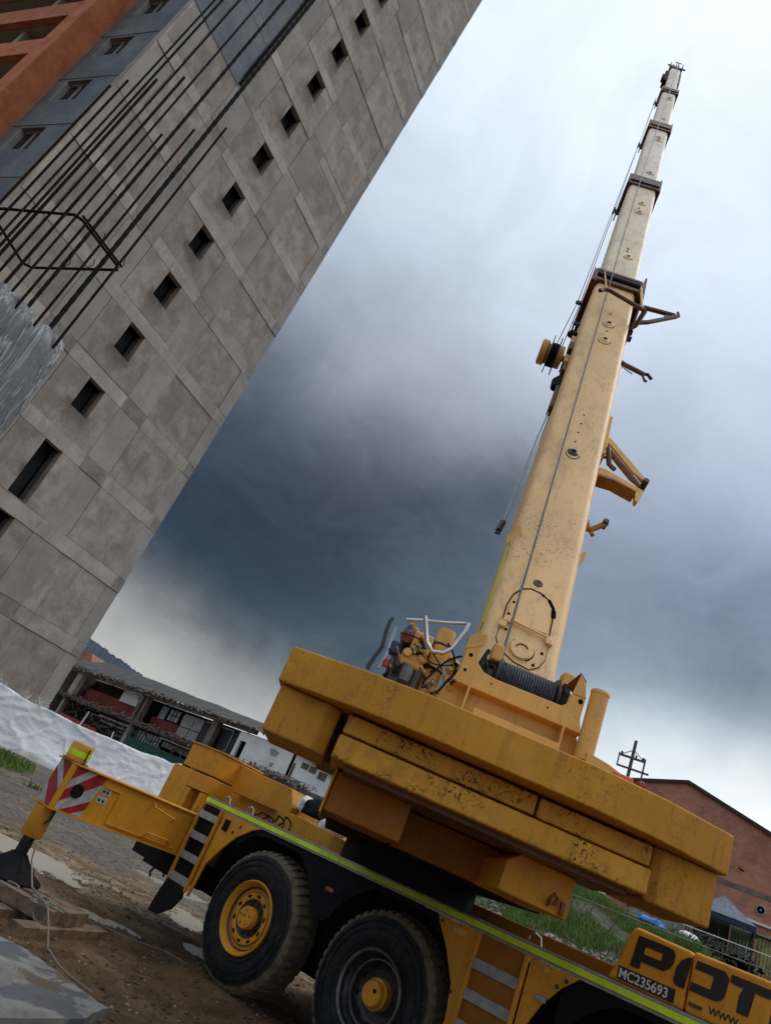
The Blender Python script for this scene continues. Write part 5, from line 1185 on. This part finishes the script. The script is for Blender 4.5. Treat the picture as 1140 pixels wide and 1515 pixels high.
# frame: x = xb, y = -outward normal (into boom), z = along boom
yb_ = db.cross(xb)
if yb_.dot(Vector((0, 1, 0))) < 0: yb_ = -yb_
BM = Matrix.Identity(4)
for i in range(3): BM[i][0] = xb[i]; BM[i][1] = yb_[i]; BM[i][2] = db[i]; BM[i][3] = Bo[i]
def bp(name, mb, mat, bev=0, parent=None, **k): return part(name, mb, mat, parent or crane, BM, bev, **k)
def section(x0, x1, y0, y1, z0, z1, r=.09):
    def corner(cx, cy, a0):
        return [(cx+r*math.cos(R(a0+t)), cy+r*math.sin(R(a0+t))) for t in (0, 22, 45, 68, 90)]
    r2 = r
    pts = corner(x1-r, y0+r, -90) + corner(x1-r, y1-r, 0) + corner(x0+r, y1-r, 90) + corner(x0+r, y0+r, 180)
    return MB().prism(pts, 'z', z0, z1)
SEC = [(-.39, .335, .0, .85, -.6, 8.95, 'boom'), (-.345, .315, .05, .78, 8.6, 15.9, 'boom2'), (-.295, .295, .09, .70, 15.6, 23.0, 'boom3'), (-.245, .285, .13, .63, 22.7, 29.8, 'boom3'), (-.20, .255, .17, .57, 29.5, 35.4, 'boom3')]
secs = []
for i, (x0, x1, y0, y1, z0, z1, mt) in enumerate(SEC):
    s_ = bp('boom_section', section(x0, x1, y0, y1, z0, z1, .085), mt, smooth=True, ang=25); secs.append(s_)
# collars
def collar(sec, x0, x1, y0, y1, z0, z1, t=.05):
    s_ = secs[sec]
    c = bp('boom_collar', MB().box(x0-t, x1+t, y0-t, y0-.001, z0, z1).box(x0-t, x1+t, y1+.001, y1+t, z0, z1).box(x0-t, x0-.001, y0, y1, z0, z1).box(x1+.001, x1+t, y0, y1, z0, z1), 'collar', .006, parent=s_)
    return c
for i, (za, zb) in enumerate(((15.15, 15.95), (21.95, 22.95), (28.85, 29.75))):
    x0, x1, y0, y1, *_ = SEC[i+1]
    c = collar(i+1, x0, x1, y0, y1, za, zb, .045)
    # side plates running back, deep part
    bp('collar_side_plate', MB().prism([(y0-.04, zb), (y1*.75, zb+.1), (y1+.05, zb-.35), (y1+.05, za-.5), (y1-.15, za-.5), (y0+.2, za), (y0-.04, za)], 'x', x0-.075, x0-.047), 'collar', .004, parent=c)
    bp('collar_side_plate', MB().prism([(y0-.04, zb+.2), (y1*.75, zb+.1), (y1+.05, zb-.35), (y1+.05, za-.5), (y1-.15, za-.5), (y0+.2, za-.1), (y0-.04, za-.1)], 'x', x1+.047, x1+.075), 'collar', .004, parent=c)
    bp('guide_roller', MB().tube([(x0-.03, y0-.02, za+.25*(zb-za)), (x1+.03, y0-.02, za+.25*(zb-za))], .06, 10), 'black', parent=c)
    bp('side_pulley', MB().lathe([(0, x0-.16), (.09, x0-.16), (.09, x0-.12), (.05, x0-.1), (.05, x0-.08), (0, x0-.08)], 'x', 16, (0, y1*.8, za-.4)), 'dsteel', parent=c)
# main collar
x0, x1, y0, y1 = -.39, .335, 0, .85
mc = bp('boom_collar', MB().box(x0-.05, x1+.05, -.06, -.005, 8.50, 8.62).box(x0-.05, x1+.05, -.06, -.005, 8.93, 9.02).box(x0-.07, x0-.004, -.05, y1, 8.45, 8.98).box(x1+.004, x1+.08, -.05, y1, 8.45, 8.98).box(x0-.05, x1+.05, y1+.003, y1+.06, 8.3, 8.9), 'collar', .008, parent=secs[0])
bp('guide_roller', MB().tube([(x0-.02, -.045, 8.71), (x1+.02, -.045, 8.71)], .055, 14), 'black', parent=mc)
bp('guide_roller', MB().tube([(x0-.02, -.03, 8.85), (x1+.02, -.03, 8.85)], .035, 12), 'dsteel', parent=mc)
bp('collar_side_plate', MB().prism([(-.05, 9.02), (.25, 9.02), (.6, 8.9), (.9, 8.6), (.9, 8.1), (.7, 8.1), (.45, 8.35), (-.05, 8.45)], 'x', x0-.10, x0-.072), 'collar', .004, parent=mc)
bp('collar_side_plate', MB().prism([(-.05, 9.25), (.1, 9.25), (.3, 9.0), (.9, 8.6), (.9, 8.0), (.7, 7.8), (.3, 7.9), (-.05, 8.3)], 'x', x1+.085, x1+.12), 'collar', .004, parent=mc)
# jib guide frame standing off the back face
gf = bp('guide_frame', MB().tube([(-.31, -.30, 7.42), (-.24, -.28, 7.58), (-.17, -.28, 7.60), (.45, -.28, 7.25)], .035, 8), 'collar', smooth=True, ang=60)
bp('frame_strut', MB().tube([(-.31, -.05, 8.95), (-.21, -.26, 7.62)], .014, 6).tube([(.37, -.05, 8.75), (.41, -.26, 7.3)], .022, 6), 'tan', parent=gf)
bp('frame_strut', MB().tube([(.45, -.28, 7.25), (.44, .1, 7.5), (.43, .4, 8.0)], .04, 6), 'collar', parent=gf)
# right triangular bracket
tr = bp('side_bracket', MB().tube([(.45, .40, 9.02), (.60, .40, 9.08), (1.16, .40, 9.16)], .045, 6).tube([(.45, .40, 8.28), (.70, .40, 8.50), (1.18, .40, 9.12)], .045, 6).raw([(.98, .39, 9.13), (.98, .39, 8.92), (1.2, .39, 9.22), (.98, .42, 9.13), (.98, .42, 8.92), (1.2, .42, 9.22)], [(0, 1, 2), (3, 5, 4), (0, 2, 5, 3), (1, 4, 5, 2), (0, 3, 4, 1)]), 'collar', parent=secs[0])
bp('bracket_hook', MB().tube([(1.18, .40, 9.12), (1.24, .40, 9.2), (1.22, .40, 9.34)], .03, 6), 'dsteel', parent=tr)
ar = bp('side_arm', MB().tube([(.36, .40, 6.72), (.48, .40, 6.66), (.78, .40, 6.56)], .04, 6), 'collar', parent=secs[0])
bp('arm_claw', MB().tube([(.76, .40, 6.56), (.84, .40, 6.60), (.90, .40, 6.50)], .028, 6).tube([(.76, .40, 6.54), (.80, .40, 6.38), (.84, .40, 6.36)], .022, 6), 'dsteel', parent=ar)
bp('arm_stay', MB().tube([(.40, .40, 6.3), (.46, .40, 6.6)], .01, 5).tube([(.42, .40, 6.58), (.60, .40, 6.45)], .01, 5), 'steel', parent=ar)
bk = bp('jib_bracket', MB().tube([(.34, .40, 4.45), (.42, .40, 4.40), (1.0, .40, 3.69)], .022, 8), 'steel', parent=secs[0])
def plate3(pts, y0, y1):
    n = len(pts); return MB().raw([(x, y, z) for y in (y0, y1) for x, z in pts], [tuple(range(n)), tuple(range(2*n-1, n-1, -1))]+[(i, i+n, (i+1) % n+n, (i+1) % n) for i in range(n)])
bp('bracket_plate', plate3([(.40, 3.66), (.48, 3.66), (.98, 3.50), (.985, 3.42), (.93, 3.22), (.90, 3.23), (.89, 3.38), (.60, 3.47), (.40, 3.46)], .36, .44), 'tan', .005, parent=bk)
bp('bracket_flange', plate3([(.40, 3.455), (.60, 3.465), (.885, 3.375), (.885, 3.34), (.60, 3.42), (.40, 3.40)], .31, .49), 'bracketb', .005, parent=bk)  # flange added in the browner tone for the arm's shaded underside
bp('bracket_plate', plate3([(.42, 4.36), (.46, 4.36), (1.0, 3.70), (.97, 3.66), (.82, 3.76), (.50, 4.16), (.42, 4.24)], .33, .36), 'tan', .004, parent=bk)
bp('bracket_plate', plate3([(.42, 4.36), (.46, 4.36), (1.0, 3.70), (.97, 3.66), (.82, 3.76), (.50, 4.16), (.42, 4.24)], .44, .47), 'bracketb', .004, parent=bk)
bp('bracket_link', MB().tube([(.44, .3, 4.05), (.52, .4, 3.85), (.60, .4, 3.78)], .035, 6).tube([(.42, .4, 3.95), (.56, .4, 4.05)], .02, 6), 'collar', parent=bk)
bp('bracket_pin', MB().tube([(.99, .30, 3.66), (.99, .50, 3.66)], .04, 10), 'dsteel', parent=bk)
bp('mounting_block', MB().box(.338, .43, .3, .55, 3.9, 4.85), 'tan', .01, parent=bk)
bk = bp('small_clamp', MB().tube([(.36, .40, 2.42), (.46, .40, 2.45), (.62, .40, 2.66)], .035, 6).tube([(.38, .40, 2.62), (.42, .40, 2.48), (.49, .40, 2.36)], .025, 6), 'orange', parent=secs[0])
bp('clamp_pin', MB().tube([(.60, .34, 2.64), (.60, .46, 2.64)], .035, 8), 'dsteel', parent=bk)
for xx, zz in ((.36, 1.85),): bp('lifting_lug', MB().raw([(xx-.02, .30, zz), (xx+.09, .30, zz+.10), (xx+.07, .30, zz-.04), (xx+.02, .30, zz-.20), (xx-.02, .36, zz), (xx+.09, .36, zz+.10), (xx+.07, .36, zz-.04), (xx+.02, .36, zz-.20)], [(0, 1, 2, 3), (4, 7, 6, 5), (0, 4, 5, 1), (1, 5, 6, 2), (2, 6, 7, 3)]), 'tan', parent=secs[0])
bp('lifting_lug', MB().raw([(-.36, .0, 1.62), (-.30, -.02, 1.44), (-.42, .10, 1.36), (-.44, .12, 1.5)], [(0, 1, 2), (0, 2, 3)]), 'tan', parent=secs[0])
# left attachments: aux reel, hose reel, hanging strut
rl = bp('hose_reel', MB().lathe([(0, -.86), (.17, -.86), (.20, -.84), (.20, -.76), (.16, -.74), (.16, -.69), (.0, -.69)], 'x', 28, (0, .42, 6.22)).lathe([(0, -.60), (.18, -.60), (.18, -.50), (0, -.48)], 'x', 28, (0, .42, 6.22)), 'tan', smooth=True, parent=secs[0])
bp('reel_drum', MB().lathe([(0, -.70), (.19, -.70), (.19, -.60), (0, -.60)], 'x', 28, (0, .42, 6.22)), 'black', parent=rl)
bp('reel_disc', MB().lathe([(0, -.715), (.30, -.715), (.30, -.70), (0, -.70)], 'x', 32, (0, .42, 6.22)), 'dsteel', parent=rl)
bp('reel_disc', MB().lathe([(0, -.60), (.30, -.60), (.30, -.585), (0, -.585)], 'x', 32, (0, .42, 6.22)), 'dsteel', parent=rl)
bp('reel_shaft', MB().tube([(-.5, .42, 6.22), (-.38, .42, 6.22)], .05, 8), 'dsteel', parent=rl)
bp('side_box', MB().box(-.46, -.392, .3, .52, 6.62, 6.86), 'tan', .01, parent=secs[0]); bp('side_box', MB().box(-.45, -.392, .3, .5, 6.40, 6.60), 'collar', .01, parent=secs[0])
bp('side_box', MB().box(-.47, -.392, .3, .52, 5.95, 6.18), 'tan', .01, parent=secs[0]); bp('side_box', MB().box(-.45, -.392, .3, .5, 5.68, 5.92), 'collar', .01, parent=secs[0])
bp('limit_switch', MB().tube([(-.50, .4, 7.12), (-.42, .4, 7.06)], .07, 12), 'black', parent=secs[0])
bp('hose_clump', MB().tube([(-.40, .42, 5.62), (-.47, .42, 5.48), (-.46, .42, 5.28)], .06, 8).tube([(-.40, .36, 5.5), (-.43, .36, 5.4), (-.42, .36, 5.22)], .04, 8), 'rubber', parent=secs[0])
bp('strut_bracket', MB().box(-.445, -.392, .32, .50, 4.62, 5.22), 'collar', .01, parent=secs[0])
st = bp('hanging_strut', MB().tube([(-.42, .42, 4.62), (-.455, .42, 4.0), (-.475, .42, 3.3), (-.495, .42, 2.6), (-.515, .42, 2.02)], .011, 6), 'steel', parent=secs[0])
bp('hanging_cable', MB().tube([(-.40, .42, 4.5), (-.42, .42, 3.9), (-.445, .42, 3.2), (-.475, .42, 2.5), (-.51, .42, 2.0)], .006, 6), 'steel', parent=st)
bp('strut_eye', MB().tube([(-.51, .42, 2.05), (-.53, .42, 1.88)], .035, 8).tube([(-.56, .42, 1.84), (-.50, .42, 1.84)], .02, 6), 'dsteel', parent=st)
for z, x in ((8.42, -.54), (7.58, -.46)): bp('cable_eye', MB().lathe([(.03, -.02), (.055, -.02), (.055, .02), (.03, .02), (.03, -.02)], 'y', 14, (x, .42, z)).tube([(x+.05, .42, z), (x+.15, .42, z)], .02, 6), 'dsteel', parent=secs[0])
for z in (7.5, 7.75): bp('side_bolt', MB().lathe([(0, .0), (.05, 0), (.05, .05), (0, .05)], 'x', 10, (.42, .35, z)), 'dsteel', parent=secs[0])
bp('yellow_edge_strip', MB().box(-.398, -.391, .10, .22, .25, 1.35), 'lime', parent=secs[0])
# back-face fittings: hatch, hinge bars, round cover, ports
hp = [(-.21, .30), (-.21, .46), (-.185, .60), (-.13, .70), (-.06, .745), (.03, .735), (.10, .69), (.155, .61), (.17, .50), (.17, .30)]
bp('access_hatch', MB().prism(hp, 'z', -1, -1).raw([(x, y, z) for y in (-.012, -.001) for x, z in hp], [tuple(range(10)), tuple(range(19, 9, -1))]+[(i, i+10, (i+1) % 10+10, (i+1) % 10) for i in range(10)]) if False else MB().prism(hp, 'y', -.012, -.001), 'boom', parent=secs[0])
def arc_strip(pts, w, y): 
    mb = MB(); mb.tube([(x, y, z) for x, z in pts], w, 5); return mb
bp('hatch_seam', arc_strip([(-.245, .30), (-.245, .47), (-.215, .62), (-.15, .73)], .006, -.004).tube([(-.15, -.004, .73), (-.07, -.004, .775), (.03, -.004, .765), (.12, -.004, .715)], .006, 5).tube([(.12, -.004, .715), (.175, -.004, .63), (.19, -.004, .54)], .015, 6).tube([(.19, -.004, .54), (.195, -.004, .30)], .006, 5).tube([(.182, -.004, .60), (.19, -.004, .52)], .024, 6), 'gap', parent=secs[0])
bp('hinge_bar', MB().tube([(-.19, -.03, .285), (.19, -.03, .245)], .012, 8).tube([(-.19, -.03, .255), (.19, -.03, .215)], .006, 6), 'boom', parent=secs[0])
for x, z in ((-.21, .27), (.20, .20), (-.235, .20)): bp('hinge_block', MB().box(x-.035, x+.035, -.045, -.001, z-.035, z+.035), 'boom', .012, parent=secs[0])
lowp = [(-.24, .24), (-.255, .05), (-.2, -.06), (-.05, -.14), (.09, -.16), (.17, -.09), (.20, .0), (.205, .18)]
bp('cover_plate', MB().prism(lowp, 'y', -.010, -.001), 'boom', .003, parent=secs[0])
bp('plate_seam', MB().tube([(x, -.003, z) for x, z in lowp], .006, 5), 'gap', parent=secs[0])
rc = bp('round_cover', MB().lathe([(0, -.034), (.10, -.034), (.108, -.026), (.108, -.008)], 'y', 40, (-.015, 0, .01)), 'boom', smooth=True, parent=secs[0])
bp('cover_rim', MB().tube([(-.015+.112*math.cos(R(a)), -.012, .01+.112*math.sin(R(a))) for a in range(-60, 120, 15)], .006, 5).tube([(-.015+.05*math.cos(R(a)), -.036, .015+.04*math.sin(R(a))) for a in range(10, 200, 20)], .006, 5), 'gap', parent=rc)
for x, z in ((-.19, .17), (.165, .06), (.115, -.10), (-.09, .085), (.07, -.03), (-.19, .52), (-.205, .36), (.165, .27), (.055, .74)):
    bp('plate_bolt', MB().lathe([(0, -.016), (.013, -.016), (.015, -.010)], 'y', 10, (x, 0, z)), 'gap', parent=secs[0])
for z in (.88,): bp('grease_port', MB().lathe([(.02, -.008), (.045, -.006), (.05, -.001)], 'y', 20, (-.02, 0, z)).lathe([(0, -.002), (.02, -.002)], 'y', 16, (-.02, 0, z)), 'collar', parent=secs[0])
def port(sec, x, z, y, r=.06, big=False):
    p = bp('grease_port', MB().lathe([(0, y-.02), (r*.45, y-.02), (r*.6, y-.012), (r*.75, y-.012), (r, y-.004), (r*1.05, y-.001)], 'y', 24, (x, 0, z)), 'dsteel' if big else 'boom', smooth=True, ang=30, parent=secs[sec])
    bp('port_ring', MB().tube([(x+r*1.25*math.cos(R(a)), y-.002, z-.02+r*1.6*math.sin(R(a))) for a in range(190, 360, 15)], .005, 5).lathe([(0, y-.023), (r*.42, y-.023)], 'y', 12, (x+.005, 0, z+.01)), 'gap', parent=p)
port(0, -.02, 3.22, 0, .07, True); port(0, -.0, 7.02, 0, .08); port(0, .0, 6.42, 0, .08); port(0, -.01, 7.4, 0, .012); port(0, 0, 6.75, 0, .012)
for k in range(4): bp('drain_hole', MB().lathe([(0, -.004), (.013, -.004), (.015, -.001)], 'y', 10, (-.01-.006*k, 0, 4.12-.22*k)), 'gap', parent=secs[0])
for s_, y, zz in ((1, .05, (13.9, 13.2, 10.3)), (2, .09, (20.6, 21.0, 16.8)), (3, .13, (27.6, 28.0, 24.0))):
    for i, z in enumerate(zz): port(s_, .03+.01*s_, z, y, .075 if s_ < 2 else .09)
for z in (10.6, 10.75, 13.5): port(1, .0, z, .05, .018)
# hoist rope along the back face
dw = BM.inverted() @ (CW @ Vector((1.44, DY-.12, DZ+.11)))
bp('hoist_rope', MB().tube([dw, (-.165, -.07, -.2), (-.165, -.09, 1.7), (-.17, -.10, 5.0), (-.17, -.10, 10.8), (-.15, -.10, 15.9), (-.07, -.09, 23), (.0, -.05, 30), (.06, .0, 36.2)], .011, 6), 'rope')
for off, x1_ in ((0, -.40), (.10, -.36)):
    bp('auxiliary_cable', MB().tube([(-.66+off, .42, 6.35), (-.56+off*.5, .42, 8.4), (-.50+off*.3, .40, 15.0), (-.43, .40, 21.8), (x1_, .38, 28.8)], .008, 5), 'steel')
# head
hd = bp('boom_head', MB().box(-.24, .30, .12, .62, 35.40, 35.62).box(-.26, -.22, .1, .65, 35.4, 36.6).box(.28, .32, .1, .65, 35.4, 36.6), 'collar', .006)
for x in (-.12, 0, .12): bp('head_sheave', MB().lathe([(0, x-.02), (.26, x-.02), (.22, x), (.26, x+.02), (0, x+.02)], 'x', 24, (0, .35, 36.2)), 'dsteel', parent=hd)
bp('head_antenna', MB().tube([(0, .2, 36.2), (.02, .2, 37.7)], .02, 5).tube([(.10, .2, 36.2), (.12, .2, 37.6)], .02, 5).tube([(-.05, .2, 37.6), (.25, .2, 37.5)], .018, 5).tube([(-.35, .2, 36.3), (.45, .2, 35.9)], .035, 6), 'dsteel', parent=hd)
bp('head_side_box', MB().box(-.36, -.205, .25, .6, 32.5, 34.9).box(-.44, -.36, .3, .5, 33.2, 34.2), 'black', .02, parent=hd)
bp('head_side_bar', MB().prism([(.2, 31.9), (.5, 31.5), (.55, 33.6), (.2, 34.6)], 'x', .262, .33), 'collar', .01, parent=hd)

# ------------------------------------------------------------------ timbers and rope under the foot
def timber(cx, cy, z, L, w, h, az, lab, seed):
    cx, cy, z = cx*1.045, cy*1.045, z-.05
    f = fr(cx, cy, z, az); mb = MB(); n = 10; vs = []; fs = []
    for i in range(n+1):
        x = -L/2+L*i/n
        for (y, zz) in ((-w/2, 0), (w/2, 0), (w/2, h*.94), (w/2-.015, h), (-w/2+.015, h), (-w/2, h*.94)):
            vs.append((x, y+.008*nz(x*3+seed, y*5, zz), zz+.007*nz(x*3, y*5+seed, zz+4)))
    m = 6
    for i in range(n):
        for k in range(m): fs.append((i*m+k, (i+1)*m+k, (i+1)*m+(k+1) % m, i*m+(k+1) % m))
    fs += [tuple(range(m)), tuple(n*m+k for k in range(m-1, -1, -1))]
    mb.raw(vs, fs); o = part('timber', mb, 'wood', None, f); tag(o, lab, 'timber', 'timbers under the outrigger foot')
fc = CH @ Vector((JX, JY, 0))
timber(-1.08, 7.72, .01, 1.35, .17, .12, 24, 'lower right timber with broken end beside the wet ground', 1)
timber(-1.42, 7.86, .01, 1.35, .17, .12, 24, 'lower middle timber under the outrigger foot', 2)
timber(-2.05, 8.1, .01, 1.35, .17, .12, 24, 'lower left timber of the outrigger crib', 3)
timber(-1.72, 7.66, .135, 1.25, .17, .12, 104, 'front upper timber lying across the crib nearest the lens', 4)
timber(-1.62, 7.90, .135, 1.30, .17, .12, 108, 'middle upper timber directly under the outrigger foot', 5)
timber(-1.55, 8.13, .135, 1.30, .17, .12, 112, 'back upper timber with pale worn top', 6)
rp = [(fc.x+.10, fc.y-.04, .55), (fc.x+.16, fc.y-.12, .42), (-1.55, 8.02, .26), (-1.42, 7.9, .24), (-1.29, 7.76, .22), (-1.16, 7.5, .14), (-1.04, 7.25, .05), (-.86, 7.0, .03), (-.72, 6.85, .03), (-.5, 6.7, .03)]
tag(part('rope', MB().tube(rp, .009, 6), 'string', None, I4), 'grey rope hanging from the outrigger jack over the timbers to the mud', 'rope')
lp = [(-1.9+.25*math.cos(t*.5)*(1-.02*t)+.03*t, 7.95+.12*math.sin(t*.5), .215+.01*math.sin(t)) for t in range(0, 24)]
lp2 = [(-1.30+.1*math.cos(t*.6), 7.86+.09*math.sin(t*.6), .15+.07*math.sin(t*.6)) for t in range(0, 13)]
tag(part('rope_coil', MB().tube(lp, .009, 6).tube(lp2, .009, 6), 'string', None, I4), 'loose loops of grey rope lying on the upper timbers', 'rope')
tag(part('thin_wire', MB().tube([(-1.0, 9.1, .03), (-.6, 9.0, .04), (-.2, 9.25, .03), (.1, 9.1, .03)], .006, 5), 'string', None, I4), 'thin brown wire lying in the mud behind the timbers', 'wire')
# bag on the deck
bag = lump('black_bag', 0, 0, 0, .16, 'black', 'black and white bag slumped on the crane deck under the counterweight', 'bag', 1.1, 5, 1.0); bag.matrix_basis = CH @ Matrix.Translation((-.55, .95, 1.90))
wbag = lump('white_bag', 0, 0, 0, .10, 'white', 'white plastic tub standing left of the black bag on the deck', 'tub', 1.5, 6, .8); wbag.matrix_basis = CH @ Matrix.Translation((-.73, .92, 1.90))
wb2 = lump('crumpled_sheet', 0, 0, 0, .13, 'white', 'crumpled white plastic lying right of the black bag on the deck', 'plastic sheet', .8, 11, 1.5); wb2.matrix_basis = CH @ Matrix.Translation((-.20, .95, 1.81))
